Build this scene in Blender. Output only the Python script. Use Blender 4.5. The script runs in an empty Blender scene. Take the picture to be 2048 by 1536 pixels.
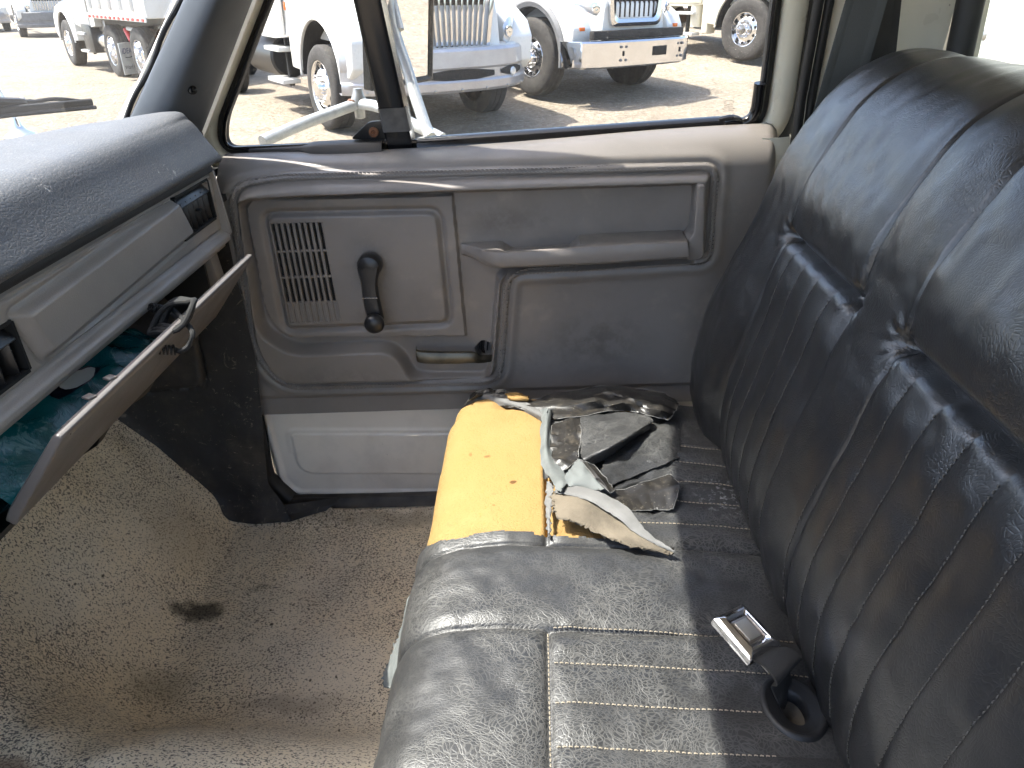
import bpy, bmesh, math, random
import numpy as np
from mathutils import Vector, Matrix

random.seed(7)
rng = np.random.default_rng(7)
SC = bpy.context.scene
COL = SC.collection

# ------------------------------------------------------------------ camera
# World: X = rearwards in the cab (right in the picture), Y = from driver to passenger door, Z up, cab floor at 0.
F_PX, CX, CY = 1500.0, 1024.0, 768.0          # focal length and centre in 2048 x 1536 photo pixels
CAM = np.array([0.0, 0.0, 1.06])


def nrm(v):
    v = np.array(v, float)
    return v / np.linalg.norm(v)


_y = nrm(((1070 - CX) / F_PX, (-30 - CY) / F_PX, 1.0))
_s = -0.033
_x = nrm((1.0, _s, -(_y[0] + _y[1] * _s) / _y[2]))
_z = np.cross(_x, _y)
RC = np.array([_x, _y, _z])                      # rows: world axes seen from the camera (x right, y down, z forward)
cam = bpy.data.objects.new('camera', bpy.data.cameras.new('camera'))
COL.objects.link(cam)
SC.camera = cam
cam.data.sensor_width = 36.0
cam.data.lens = 36.0 * F_PX / 2048.0
cam.data.clip_start = 0.02
cam.data.clip_end = 2000.0
_m = Matrix.Identity(4)
for i in range(3):
    _m[i][0], _m[i][1], _m[i][2], _m[i][3] = RC[i][0], -RC[i][1], -RC[i][2], CAM[i]
cam.matrix_world = _m

# ------------------------------------------------------------------ sky, sun, exposure
SUN_EL, SUN_AZ = math.radians(63.0), math.radians(6.5)     # azimuth from -X (ahead of the cab) towards +Y
SV = np.array([-math.cos(SUN_EL) * math.cos(SUN_AZ), math.cos(SUN_EL) * math.sin(SUN_AZ), math.sin(SUN_EL)])
W = bpy.data.worlds.new('World')
SC.world = W
W.use_nodes = True
_n = W.node_tree.nodes
_l = W.node_tree.links
_n.clear()
_sky = _n.new('ShaderNodeTexSky')
_sky.sky_type = 'NISHITA'
_sky.sun_disc = False
_sky.sun_elevation = SUN_EL
_sky.sun_rotation = math.atan2(SV[0], SV[1])
_sky.dust_density = 3.0
_sky.air_density = 0.9
_sky.ozone_density = 0.4
_bg = _n.new('ShaderNodeBackground')
_bg.inputs[1].default_value = 0.15
_wo = _n.new('ShaderNodeOutputWorld')
_l.new(_sky.outputs[0], _bg.inputs[0])
_l.new(_bg.outputs[0], _wo.inputs[0])
sun = bpy.data.objects.new('sun', bpy.data.lights.new('sun', 'SUN'))
COL.objects.link(sun)
sun.data.energy = 3.4
sun.data.angle = math.radians(0.53)
sun.data.color = (1.0, 0.955, 0.89)
sun.rotation_euler = Vector(SV).to_track_quat('Z', 'Y').to_euler()
sun.location = (-3, 1, 6)
SC.view_settings.view_transform = 'Standard'
SC.view_settings.look = 'None'
SC.view_settings.exposure = 2.42
SC.view_settings.gamma = 1.0
SC.cycles.use_denoising = True
SC.cycles.max_bounces = 8
SC.cycles.diffuse_bounces = 4
SC.cycles.glossy_bounces = 3
SC.cycles.transparent_max_bounces = 8
SC.cycles.use_adaptive_sampling = True
SC.cycles.adaptive_threshold = 0.05
SC.cycles.caustics_reflective = False
SC.cycles.caustics_refractive = False
SC.cycles.sample_clamp_indirect = 6.0

# ------------------------------------------------------------------ measuring helpers
def ray(px, py):
    return RC @ np.array([(px - CX) / F_PX, (py - CY) / F_PX, 1.0])


def P(px, py, X=None, Y=None, Z=None):
    """World point seen at a photo pixel on the plane X=, Y= or Z=."""
    d = ray(px, py)
    k = (X - CAM[0]) / d[0] if X is not None else (Y - CAM[1]) / d[1] if Y is not None else (Z - CAM[2]) / d[2]
    return CAM + k * d


TILT = math.radians(2.6)                        # the gravel lot falls slightly against the cab
LG = np.array([0, 0, -0.69])
LM = np.array([[math.cos(TILT), 0, math.sin(TILT)], [0, 1, 0], [-math.sin(TILT), 0, math.cos(TILT)]])


def ground_h(x, y):
    x = np.asarray(x, float)
    y = np.asarray(y, float)
    t = np.clip((x + 7) / 6, 0, 1)
    t = t * t * (3 - 2 * t)
    q = np.clip(y - 10.8, 0, 9)
    return 0.075 * q * t


def lotP(px, py, hint=0.0):
    """Point of the lot (lot coordinates) seen at a photo pixel."""
    d = LM.T @ ray(px, py)
    c = LM.T @ (CAM - LG)
    k = 1.0
    for k in np.linspace(2, 60, 4000):
        p = c + k * d
        if p[2] <= ground_h(p[0], p[1]):
            break
    return c + k * d


def lot(p):
    return LM @ np.array(p, float) + LG


# ------------------------------------------------------------------ mesh helpers: everything is (verts, faces)
def mb(*parts):
    V, Fc, n = [], [], 0
    for v, f in parts:
        v = [tuple(map(float, q)) for q in v]
        V += v
        Fc += [tuple(i + n for i in g) for g in f]
        n += len(v)
    return V, Fc


def xf(vf, M):
    v, f = vf
    M = Matrix(M)
    return [tuple(M @ Vector(p)) for p in v], f


def bm_out(bm):
    bm.verts.ensure_lookup_table()
    bm.verts.index_update()
    v = [tuple(x.co) for x in bm.verts]
    f = [tuple(x.index for x in g.verts) for g in bm.faces]
    bm.free()
    return v, f


def box(c, s, bev=0.0, rot=None, seg=2):
    bm = bmesh.new()
    bmesh.ops.create_cube(bm, size=1.0)
    for v in bm.verts:
        v.co = Vector((v.co.x * s[0], v.co.y * s[1], v.co.z * s[2]))
    if bev > 0:
        bmesh.ops.bevel(bm, geom=bm.edges[:], offset=bev, segments=seg, profile=0.5, affect='EDGES')
    M = Matrix.Translation(Vector(c))
    if rot is not None:
        M = M @ rot.to_4x4()
    bm.transform(M)
    return bm_out(bm)


def prism(pts, vec, bev=0.0, seg=2):
    """Closed outline (3D points, one plane) pushed along vec."""
    bm = bmesh.new()
    a = [bm.verts.new(tuple(map(float, p))) for p in pts]
    f = bm.faces.new(a)
    r = bmesh.ops.extrude_face_region(bm, geom=[f])
    vs = [g for g in r['geom'] if isinstance(g, bmesh.types.BMVert)]
    bmesh.ops.translate(bm, verts=vs, vec=Vector(tuple(map(float, vec))))
    bmesh.ops.recalc_face_normals(bm, faces=bm.faces[:])
    if bev > 0:
        ed = [e for e in bm.edges if e.calc_face_angle(0) > 0.5]
        bmesh.ops.bevel(bm, geom=ed, offset=bev, segments=seg, profile=0.5, affect='EDGES', clamp_overlap=True)
    return bm_out(bm)


def gridvf(A, closeu=False, closev=False):
    A = np.asarray(A, float)
    nu, nv = A.shape[:2]
    V = [tuple(p) for p in A.reshape(-1, 3)]
    Fc = []
    for i in range(nu if closeu else nu - 1):
        for j in range(nv if closev else nv - 1):
            a, b = i, (i + 1) % nu
            c, d = j, (j + 1) % nv
            Fc.append((a * nv + c, b * nv + c, b * nv + d, a * nv + d))
    return V, Fc


def tube(pts, r, n=10, closed=False, caps=True, flat=None):
    pts = [np.array(p, float) for p in pts]
    m = len(pts)
    rr = r if hasattr(r, '__len__') else [r] * m
    up = np.array([0.0, 0.0, 1.0])
    rings = []
    side = None
    for i, p in enumerate(pts):
        if closed:
            t = pts[(i + 1) % m] - pts[i - 1]
        else:
            t = pts[min(i + 1, m - 1)] - pts[max(i - 1, 0)]
        t = nrm(t)
        if side is None:
            a = up if abs(t @ up) < 0.9 else np.array([1.0, 0, 0])
            side = nrm(np.cross(t, a))
        side = nrm(side - t * (side @ t))
        b = np.cross(t, side)
        q = []
        for k in range(n):
            w = 2 * math.pi * k / n
            sx, sy = (1, 1) if flat is None else flat
            q.append(p + rr[i] * (math.cos(w) * side * sx + math.sin(w) * b * sy))
        rings.append(q)
    V, Fc = gridvf(np.array(rings), closeu=closed, closev=True)
    if caps and not closed:
        Fc.append(tuple(reversed(range(n))))
        Fc.append(tuple((m - 1) * n + k for k in range(n)))
    return V, Fc


def lathe(prof, c, axis, n=28, caps=False):
    """prof: (radius, height along axis) pairs."""
    c = np.array(c, float)
    ax = nrm(axis)
    a = np.array([0, 0, 1.0]) if abs(ax[2]) < 0.9 else np.array([1.0, 0, 0])
    s = nrm(np.cross(ax, a))
    b = np.cross(ax, s)
    A = []
    for r, h in prof:
        A.append([c + ax * h + r * (math.cos(w) * s + math.sin(w) * b) for w in np.linspace(0, 2 * math.pi, n, endpoint=False)])
    V, Fc = gridvf(np.array(A), closev=True)
    if caps:
        Fc.append(tuple(range(n)))
        k = (len(prof) - 1) * n
        Fc.append(tuple(k + j for j in reversed(range(n))))
    return V, Fc


def catmull(pts, n, closed=False):
    pts = np.array(pts, float)
    m = len(pts)
    out = []
    segs = m if closed else m - 1
    for i in range(segs):
        if closed:
            p0, p1, p2, p3 = pts[(i - 1) % m], pts[i], pts[(i + 1) % m], pts[(i + 2) % m]
        else:
            p1, p2 = pts[i], pts[i + 1]
            p0 = pts[i - 1] if i else 2 * p1 - p2
            p3 = pts[i + 2] if i + 2 < m else 2 * p2 - p1
        for t in np.linspace(0, 1, n, endpoint=False):
            out.append(0.5 * (2 * p1 + (p2 - p0) * t + (2 * p0 - 5 * p1 + 4 * p2 - p3) * t * t + (3 * p1 - p0 - 3 * p2 + p3) * t ** 3))
    if not closed:
        out.append(pts[-1])
    return np.array(out)


def roundpoly(pts, r, n=6):
    """Round the corners of a closed 2D polygon; r one radius or one for each corner."""
    pts = [np.array(p, float) for p in pts]
    m = len(pts)
    rr = r if hasattr(r, '__len__') else [r] * m
    out = []
    for i in range(m):
        p, a, b = pts[i], pts[i - 1], pts[(i + 1) % m]
        u, v = a - p, b - p
        lu, lv = np.linalg.norm(u), np.linalg.norm(v)
        d = min(rr[i], lu * 0.49, lv * 0.49)
        if d < 1e-6:
            out.append(p)
            continue
        s, e = p + u / lu * d, p + v / lv * d
        for t in np.linspace(0, 1, n):
            out.append((1 - t) ** 2 * s + 2 * t * (1 - t) * p + t * t * e)
    return np.array(out)


def sdpoly(x, y, poly):
    """Signed distance to a closed 2D polygon, negative inside."""
    d = np.full(x.shape, 1e9)
    ins = np.zeros(x.shape, bool)
    n = len(poly)
    for i in range(n):
        ax, ay = poly[i]
        bx, by = poly[(i + 1) % n]
        ex, ey = bx - ax, by - ay
        L = ex * ex + ey * ey + 1e-18
        t = np.clip(((x - ax) * ex + (y - ay) * ey) / L, 0, 1)
        d = np.minimum(d, (x - ax - t * ex) ** 2 + (y - ay - t * ey) ** 2)
        if abs(ey) > 1e-12:
            c = (ay > y) != (by > y)
            ins ^= c & (x < (bx - ax) * (y - ay) / ey + ax)
    d = np.sqrt(d)
    return np.where(ins, -d, d)


def sst(t):
    t = np.clip(t, 0, 1)
    return t * t * (3 - 2 * t)


_noise_tab = rng.random((64, 64))


def vnoise(x, y, s=1.0, seed=0):
    """Smooth value noise in -1..1, s = features per unit."""
    x = np.asarray(x, float) * s + seed * 7.31
    y = np.asarray(y, float) * s + seed * 3.77
    xi, yi = np.floor(x).astype(int), np.floor(y).astype(int)
    fx, fy = x - xi, y - yi
    fx, fy = fx * fx * (3 - 2 * fx), fy * fy * (3 - 2 * fy)
    T = _noise_tab
    a = T[xi % 64, yi % 64] * (1 - fx) + T[(xi + 1) % 64, yi % 64] * fx
    b = T[xi % 64, (yi + 1) % 64] * (1 - fx) + T[(xi + 1) % 64, (yi + 1) % 64] * fx
    return (a * (1 - fy) + b * fy) * 2 - 1


# ------------------------------------------------------------------ objects
ROOT = {}


def tag(o, label=None, cat=None, group=None, kind=None):
    for k, v in (('label', label), ('category', cat), ('group', group), ('kind', kind)):
        if v:
            o[k] = v
    return o


def thing(name, label, cat, loc=(0, 0, 0), group=None, M=None):
    o = bpy.data.objects.new(name, None)
    COL.objects.link(o)
    o.empty_display_size = 0.1
    if M is not None:
        o.matrix_world = M
        ROOT[o.name] = None
    else:
        o.location = loc
        ROOT[o.name] = np.array(loc, float)
    return tag(o, label, cat, group)


def obj(name, vf, mat, parent=None, smooth=True, angle=38, kind=None):
    """One mesh object. World coordinates for cab things; local ones under a placed root (a truck)."""
    v, f = vf
    off = None
    p = parent
    while p is not None and p.parent is not None:
        p = p.parent
    if p is not None:
        off = ROOT.get(p.name)
    if off is not None:
        v = [(a[0] - off[0], a[1] - off[1], a[2] - off[2]) for a in v]
    me = bpy.data.meshes.new(name)
    me.from_pydata([tuple(map(float, q)) for q in v], [], f)
    me.update()
    bm = bmesh.new()
    bm.from_mesh(me)
    bmesh.ops.recalc_face_normals(bm, faces=bm.faces[:])
    bm.to_mesh(me)
    bm.free()
    for m in (mat if isinstance(mat, (list, tuple)) else [mat]):
        me.materials.append(m)
    if smooth:
        me.polygons.foreach_set('use_smooth', [True] * len(me.polygons))
        try:
            me.set_sharp_from_angle(angle=math.radians(angle))
        except Exception:
            pass
    o = bpy.data.objects.new(name, me)
    COL.objects.link(o)
    if parent is not None:
        o.parent = parent
    if kind:
        o['kind'] = kind
    return o


def top(name, vf, mat, label, cat, group=None, **k):
    """A thing that is one mesh."""
    return tag(obj(name, vf, mat, None, **k), label, cat, group)


# ------------------------------------------------------------------ materials
class MT:
    def __init__(s, name, base=(0.5, 0.5, 0.5), rough=0.5, metal=0.0, spec=0.5, coat=0.0):
        s.m = bpy.data.materials.new(name)
        s.m.use_nodes = True
        s.n, s.l = s.m.node_tree.nodes, s.m.node_tree.links
        s.b = s.n['Principled BSDF']
        s.b.inputs['Base Color'].default_value = (*base, 1)
        s.b.inputs['Roughness'].default_value = rough
        s.b.inputs['Metallic'].default_value = metal
        s.b.inputs['Specular IOR Level'].default_value = spec
        if coat:
            s.b.inputs['Coat Weight'].default_value = coat
        s.tc = s.n.new('ShaderNodeTexCoord').outputs['Object']
        s.col = None
        s.h = None
        s.base = base

    def noise(s, scale, detail=4, rough=0.55, dist=0.0, vec=None, out='Fac'):
        t = s.n.new('ShaderNodeTexNoise')
        t.inputs['Scale'].default_value = scale
        t.inputs['Detail'].default_value = detail
        t.inputs['Roughness'].default_value = rough
        t.inputs['Distortion'].default_value = dist
        s.l.new(vec or s.tc, t.inputs['Vector'])
        return t.outputs[out]

    def voro(s, scale, feature='DISTANCE_TO_EDGE', vec=None, rnd=1.0):
        t = s.n.new('ShaderNodeTexVoronoi')
        t.feature = feature
        t.inputs['Scale'].default_value = scale
        t.inputs['Randomness'].default_value = rnd
        s.l.new(vec or s.tc, t.inputs['Vector'])
        return t.outputs['Distance']

    def warp(s, scale, amt, detail=2, vec=None):
        c = s.noise(scale, detail, vec=vec, out='Color')
        a = s.vm('SUBTRACT', c, (0.5, 0.5, 0.5))
        a = s.vm('SCALE', a, sc=amt)
        return s.vm('ADD', vec or s.tc, a)

    def vm(s, op, a, b=None, sc=None):
        t = s.n.new('ShaderNodeVectorMath')
        t.operation = op
        s.put(a, t.inputs[0])
        if b is not None:
            s.put(b, t.inputs[1])
        if sc is not None:
            t.inputs['Scale'].default_value = sc
        return t.outputs[0] if op not in ('LENGTH', 'DISTANCE', 'DOT_PRODUCT') else t.outputs['Value']

    def put(s, v, sock):
        if hasattr(v, 'is_output'):
            s.l.new(v, sock)
        else:
            sock.default_value = v

    def math(s, op, a, b=0.0, c=None, clamp=False):
        t = s.n.new('ShaderNodeMath')
        t.operation = op
        t.use_clamp = clamp
        s.put(a, t.inputs[0])
        s.put(b, t.inputs[1])
        if c is not None:
            s.put(c, t.inputs[2])
        return t.outputs[0]

    def rng(s, v, a, b, c=0.0, d=1.0):
        t = s.n.new('ShaderNodeMapRange')
        t.interpolation_type = 'SMOOTHSTEP'
        s.put(v, t.inputs['Value'])
        for k, x in zip(('From Min', 'From Max', 'To Min', 'To Max'), (a, b, c, d)):
            t.inputs[k].default_value = x
        return t.outputs['Result']

    def stretch(s, sc, vec=None, rot=None):
        t = s.n.new('ShaderNodeMapping')
        t.inputs['Scale'].default_value = sc
        if rot:
            t.inputs['Rotation'].default_value = rot
        s.l.new(vec or s.tc, t.inputs['Vector'])
        return t.outputs[0]

    def blob(s, c, r, soft=0.5, wob=0.0, wscale=25):
        """1 inside a soft stain of centre c (object coordinates) and radii r."""
        v = s.vm('SUBTRACT', s.warp(wscale, wob) if wob else s.tc, c)
        v = s.vm('DIVIDE', v, r)
        return s.rng(s.vm('LENGTH', v), 1.0 - soft, 1.0, 1.0, 0.0)

    def mix(s, fac, color):
        t = s.n.new('ShaderNodeMix')
        t.data_type = 'RGBA'
        s.put(fac, t.inputs['Factor'])
        a = s.col if s.col is not None else (*s.base, 1)
        s.put(a, t.inputs['A'])
        s.put(color if hasattr(color, 'is_output') else (*color, 1), t.inputs['B'])
        s.col = t.outputs['Result']
        s.l.new(s.col, s.b.inputs['Base Color'])
        return s

    def rough(s, v):
        s.put(v, s.b.inputs['Roughness'])
        return s

    def bump(s, h, strength=0.5, dist=0.002):
        t = s.n.new('ShaderNodeBump')
        t.inputs['Strength'].default_value = strength
        t.inputs['Distance'].default_value = dist
        s.put(h, t.inputs['Height'])
        if s.h is not None:
            s.l.new(s.h, t.inputs['Normal'])
        s.h = t.outputs['Normal']
        s.l.new(s.h, s.b.inputs['Normal'])
        return s


def simple(name, base, rough=0.5, metal=0.0, spec=0.5, grain=0, gs=0.2, var=0.0, vs=6, coat=0.0):
    m = MT(name, base, rough, metal, spec, coat)
    if var:
        m.mix(m.rng(m.noise(vs, 5), 0.35, 0.7, 0.0, 1.0), tuple(c * (1 - var) for c in base))
    if grain:
        m.bump(m.noise(grain, 3), gs, 0.001)
    return m.m


def vinyl(name, dust, edge=(0.3, 0.28, 0.24)):
    m = MT(name, (0.015, 0.0155, 0.017), 0.36, 0, 0.55 if dust else 0.85)
    w = m.warp(16, 0.05, 2)
    a = m.stretch((1.0, 1.6, 1.0), vec=w, rot=(0.1, 0.3, 0.5))
    v2 = m.rng(m.voro(175 if dust else 190, vec=a), 0.0, 0.20, 1.0, 0.0)
    msk = m.rng(m.noise(9, 2), 0.38, 0.60)
    l2 = m.math('MULTIPLY', v2, m.math('ADD', m.math('MULTIPLY', msk, 0.6), 0.4))
    if dust > 0:
        v1 = m.rng(m.voro(62, vec=w), 0.0, 0.05, 1.0, 0.0)
        l1 = m.math('MULTIPLY', v1, msk)
        m.bump(m.math('ADD', m.math('MULTIPLY', l1, -0.7), m.math('MULTIPLY', l2, -0.7)), 0.30, 0.0010)
        ln = m.math('MAXIMUM', l1, m.math('MULTIPLY', l2, 0.7))
        m.mix(m.math('MULTIPLY', ln, dust, clamp=True), edge)
        film = m.math('MULTIPLY', m.rng(m.noise(7, 5, 0.65), 0.3, 0.8, 0.15, 1.0), 0.12)
        m.mix(film, edge)
        ch = m.math('MULTIPLY', m.blob((0.165, 0.40, 0.345), (0.06, 0.07, 0.1), 0.8), m.rng(m.noise(130, 3, 0.7), 0.52, 0.66))
        m.mix(m.math('MULTIPLY', ch, 0.6), (0.5, 0.5, 0.5))
        m.rough(m.rng(m.noise(18, 3), 0.3, 0.7, 0.38, 0.52))
    else:
        m.bump(m.math('MULTIPLY', l2, -1.0), 0.22, 0.0009)
        m.rough(m.rng(m.noise(14, 3), 0.3, 0.7, 0.29, 0.37))
    return m.m


def plastic(name, base, rough=0.45, leather=False, dirty=0.25, grime=()):
    m = MT(name, base, rough, 0, 0.45)
    m.mix(m.math('MULTIPLY', m.rng(m.noise(4.5, 6, 0.62), 0.42, 0.75), dirty), tuple(c * 0.55 for c in base))
    m.mix(m.math('MULTIPLY', m.rng(m.noise(13, 5, 0.6), 0.55, 0.8), dirty * 0.7), (0.36, 0.32, 0.26))
    sc = m.rng(m.noise(1.0, 6, 0.7, vec=m.stretch((260, 260, 9), rot=(0.3, 0.5, 0.4))), 0.70, 0.74)
    m.mix(m.math('MULTIPLY', sc, 0.18), (0.5, 0.48, 0.44))
    for c, r in grime:
        m.mix(m.math('MULTIPLY', m.math('MULTIPLY', m.blob(c, r, 0.95), m.rng(m.noise(26, 5, 0.7), 0.35, 0.65)), 0.5), (0.07, 0.06, 0.05))
    if leather:
        w = m.warp(60, 0.010, 2)
        m.bump(m.rng(m.voro(170, vec=m.stretch((1, 1.5, 1), vec=w)), 0.0, 0.25), 0.35, 0.0012)
    m.bump(m.noise(520, 2), 0.28, 0.0009)
    m.rough(m.rng(m.noise(9, 5), 0.3, 0.7, rough - 0.06, rough + 0.12))
    return m.m


M = {}
M['vinyl'] = vinyl('black_vinyl', 0.0)
M['vinyl_dusty'] = vinyl('dusty_black_vinyl', 0.5, (0.155, 0.15, 0.138))
M['trim'] = plastic('taupe_door_plastic', (0.193, 0.174, 0.158), 0.38, dirty=0.45, grime=[((-0.24, -0.02, 0.54), (0.07, 0.2, 0.09)), ((-0.245, -0.02, 0.44), (0.06, 0.2, 0.05)), ((0.02, -0.02, 0.62), (0.14, 0.2, 0.05)), ((0.06, -0.02, 0.33), (0.05, 0.2, 0.06)), ((0.20, -0.02, 0.36), (0.16, 0.2, 0.10)), ((-0.35, -0.02, 0.30), (0.20, 0.2, 0.06))])
M['trim_light'] = plastic('taupe_dash_plastic', (0.305, 0.278, 0.255))
M['pad'] = plastic('slate_dash_vinyl', (0.082, 0.090, 0.108), 0.42, leather=True, dirty=0.35)
M['pillar'] = plastic('slate_pillar_plastic', (0.060, 0.068, 0.080), 0.5, dirty=0.2)
M['black_plastic'] = simple('black_plastic', (0.012, 0.012, 0.013), 0.35, grain=500, gs=0.1)
M['black_gloss'] = simple('black_gloss', (0.006, 0.006, 0.007), 0.16)
M['rubber'] = simple('black_rubber', (0.014, 0.014, 0.015), 0.55, grain=300, gs=0.2, var=0.4, vs=20)
M['dark'] = simple('dark_void', (0.006, 0.006, 0.006), 0.8)
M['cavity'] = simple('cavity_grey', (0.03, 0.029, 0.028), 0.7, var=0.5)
M['steel'] = simple('bright_steel', (0.72, 0.72, 0.73), 0.22, 1.0)
M['chrome'] = simple('chrome', (0.66, 0.66, 0.67), 0.07, 1.0)
M['dull_steel'] = simple('dull_steel', (0.42, 0.41, 0.39), 0.42, 1.0, var=0.3, vs=30)
M['silver_paint'] = simple('silver_paint', (0.46, 0.48, 0.49), 0.38, 0.35, var=0.2, vs=40)
M['rust'] = simple('rust', (0.20, 0.085, 0.04), 0.85, grain=200, gs=0.6, var=0.5, vs=60)
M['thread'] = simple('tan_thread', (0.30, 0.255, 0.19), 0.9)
M['thread_grey'] = simple('grey_thread', (0.20, 0.185, 0.17), 0.8)


def cream_paint():
    m = MT('cream_paint', (0.66, 0.63, 0.53), 0.34, 0, 0.5, coat=0.2)
    m.mix(m.math('MULTIPLY', m.rng(m.noise(7, 6, 0.65), 0.45, 0.75), 0.35), (0.45, 0.40, 0.30))
    sp = m.rng(m.noise(75, 3), 0.72, 0.76)
    m.mix(m.math('MULTIPLY', sp, 0.7), (0.12, 0.10, 0.08))
    m.rough(m.rng(m.noise(20, 4), 0.3, 0.7, 0.26, 0.5))
    return m.m


M['cream'] = cream_paint()


def lower_paint():
    m = MT('worn_door_paint', (0.66, 0.605, 0.525), 0.36, 0, 0.5)
    m.mix(m.math('MULTIPLY', m.rng(m.noise(9, 6, 0.65), 0.42, 0.75), 0.35), (0.36, 0.33, 0.29))
    st = m.rng(m.noise(1.0, 5, 0.7, vec=m.stretch((38, 38, 210), rot=(0.0, 0.35, 0.0))), 0.70, 0.74)
    m.mix(m.math('MULTIPLY', st, 0.75), (0.05, 0.045, 0.04))
    sp = m.rng(m.noise(110, 3), 0.74, 0.78)
    m.mix(m.math('MULTIPLY', sp, 0.7), (0.07, 0.05, 0.04))
    return m.m


M['lower_paint'] = lower_paint()


def thin_glass(name, tint=(0.97, 0.98, 0.98), dust=0.0, fine=900, haze=0.0):
    m = bpy.data.materials.new(name)
    m.use_nodes = True
    n, l = m.node_tree.nodes, m.node_tree.links
    n.clear()
    out = n.new('ShaderNodeOutputMaterial')
    tr = n.new('ShaderNodeBsdfTransparent')
    tr.inputs[0].default_value = (*tint, 1)
    gl = n.new('ShaderNodeBsdfGlossy')
    gl.inputs['Roughness'].default_value = 0.01
    ge = n.new('ShaderNodeNewGeometry')
    dt = n.new('ShaderNodeVectorMath')
    dt.operation = 'DOT_PRODUCT'
    l.new(ge.outputs['Normal'], dt.inputs[0])
    l.new(ge.outputs['Incoming'], dt.inputs[1])

    def mm(op, x, y):
        t = n.new('ShaderNodeMath')
        t.operation = op
        for i, q in enumerate((x, y)):
            if hasattr(q, 'is_output'):
                l.new(q, t.inputs[i])
            else:
                t.inputs[i].default_value = q
        return t
    fr = mm('ABSOLUTE', dt.outputs['Value'], 0.0)
    fr = mm('SUBTRACT', 1.0, fr.outputs[0])
    fr = mm('POWER', fr.outputs[0], 5.0)
    fr = mm('MULTIPLY_ADD', fr.outputs[0], 0.85)
    fr.inputs[2].default_value = 0.045
    mx = n.new('ShaderNodeMixShader')
    l.new(fr.outputs[0], mx.inputs[0])
    l.new(tr.outputs[0], mx.inputs[1])
    l.new(gl.outputs[0], mx.inputs[2])
    res = mx.outputs[0]
    if dust > 0:
        tc = n.new('ShaderNodeTexCoord')
        d = n.new('ShaderNodeBsdfDiffuse')
        d.inputs[0].default_value = (0.75, 0.70, 0.62, 1)
        tn = n.new('ShaderNodeBsdfTranslucent')
        tn.inputs[0].default_value = (0.75, 0.70, 0.62, 1)
        ad = n.new('ShaderNodeMixShader')
        ad.inputs[0].default_value = 0.5
        l.new(d.outputs[0], ad.inputs[1])
        l.new(tn.outputs[0], ad.inputs[2])
        nz = n.new('ShaderNodeTexNoise')
        nz.inputs['Scale'].default_value = fine
        nz.inputs['Detail'].default_value = 2
        l.new(tc.outputs['Object'], nz.inputs['Vector'])
        big = n.new('ShaderNodeTexNoise')
        big.inputs['Scale'].default_value = 6
        big.inputs['Detail'].default_value = 4
        l.new(tc.outputs['Object'], big.inputs['Vector'])
        r = n.new('ShaderNodeMapRange')
        for k, x in zip(('From Min', 'From Max', 'To Min', 'To Max'), (0.66, 0.76, 0.0, dust)):
            r.inputs[k].default_value = x
        l.new(nz.outputs['Fac'], r.inputs['Value'])
        mu = n.new('ShaderNodeMath')
        mu.operation = 'MULTIPLY_ADD'
        l.new(r.outputs[0], mu.inputs[0])
        l.new(big.outputs['Fac'], mu.inputs[1])
        mu.inputs[2].default_value = haze
        m2 = n.new('ShaderNodeMixShader')
        l.new(mu.outputs[0], m2.inputs[0])
        l.new(res, m2.inputs[1])
        l.new(ad.outputs[0], m2.inputs[2])
        res = m2.outputs[0]
    l.new(res, out.inputs['Surface'])
    return m


M['side_glass'] = thin_glass('dusty_side_glass', (0.74, 0.755, 0.74), 0.75, 520, 0.015)
M['windshield'] = thin_glass('windshield_glass', (0.72, 0.75, 0.75), 0.10, 700, 0.02)
M['clear_glass'] = thin_glass('rear_glass', (0.90, 0.95, 0.93))
M['mirror'] = simple('mirror_glass', (0.92, 0.92, 0.92), 0.01, 1.0)

# ================================================================== the lot
def gravel():
    m = MT('beige_gravel', (0.245, 0.207, 0.158), 0.95, 0, 0.2)
    m.mix(m.rng(m.noise(0.35, 5, 0.6), 0.35, 0.7), (0.30, 0.257, 0.20))
    m.mix(m.math('MULTIPLY', m.rng(m.noise(2.2, 6, 0.7), 0.45, 0.7), 0.7), (0.19, 0.155, 0.118))
    g = m.noise(16, 5, 0.75)
    m.mix(m.math('MULTIPLY', m.rng(g, 0.5, 0.66), 0.6), (0.47, 0.42, 0.35))
    m.mix(m.math('MULTIPLY', m.rng(m.noise(15, 4, 0.75), 0.54, 0.66), 0.8), (0.14, 0.115, 0.09))
    m.bump(g, 0.9, 0.06)
    m.bump(m.voro(9, 'F1'), 0.5, 0.04)
    return m.m


M['gravel'] = gravel()
_gx = np.unique(np.concatenate([np.linspace(-300, -34, 16), np.linspace(-34, 14, 100), np.linspace(14, 300, 16)]))
_gy = np.unique(np.concatenate([np.linspace(-300, -6, 12), np.linspace(-6, 34, 100), np.linspace(34, 400, 16)]))
_X, _Y = np.meshgrid(_gx, _gy, indexing='ij')
_Z = ground_h(_X, _Y) + 0.02 * vnoise(_X, _Y, 0.7) * np.clip((_Y - 4) / 4, 0, 1)
_A = np.stack([_X, _Y, _Z], -1) @ LM.T + LG
g = obj('ground', gridvf(_A), M['gravel'], smooth=True, angle=180)
tag(g, kind='structure')

# ================================================================== cab shell
def PW(px, py, off=0.0):
    """Point on the leaning plane of the door window (off = metres further in)."""
    d = ray(px, py)
    y0, k = 1.50 - off, 0.18
    t = (y0 - CAM[1] - k * (CAM[2] - 0.82)) / (d[1] + k * d[2])
    return CAM + t * d


def yw(z, off=0.0):
    return 1.50 - off - 0.18 * (z - 0.82)


cab = thing('truck_cab', 'old work truck cab, cream pillars, black kick panel and slate windshield pillar trim', 'truck cab', (0.0, 1.4, 0.0))

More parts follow.
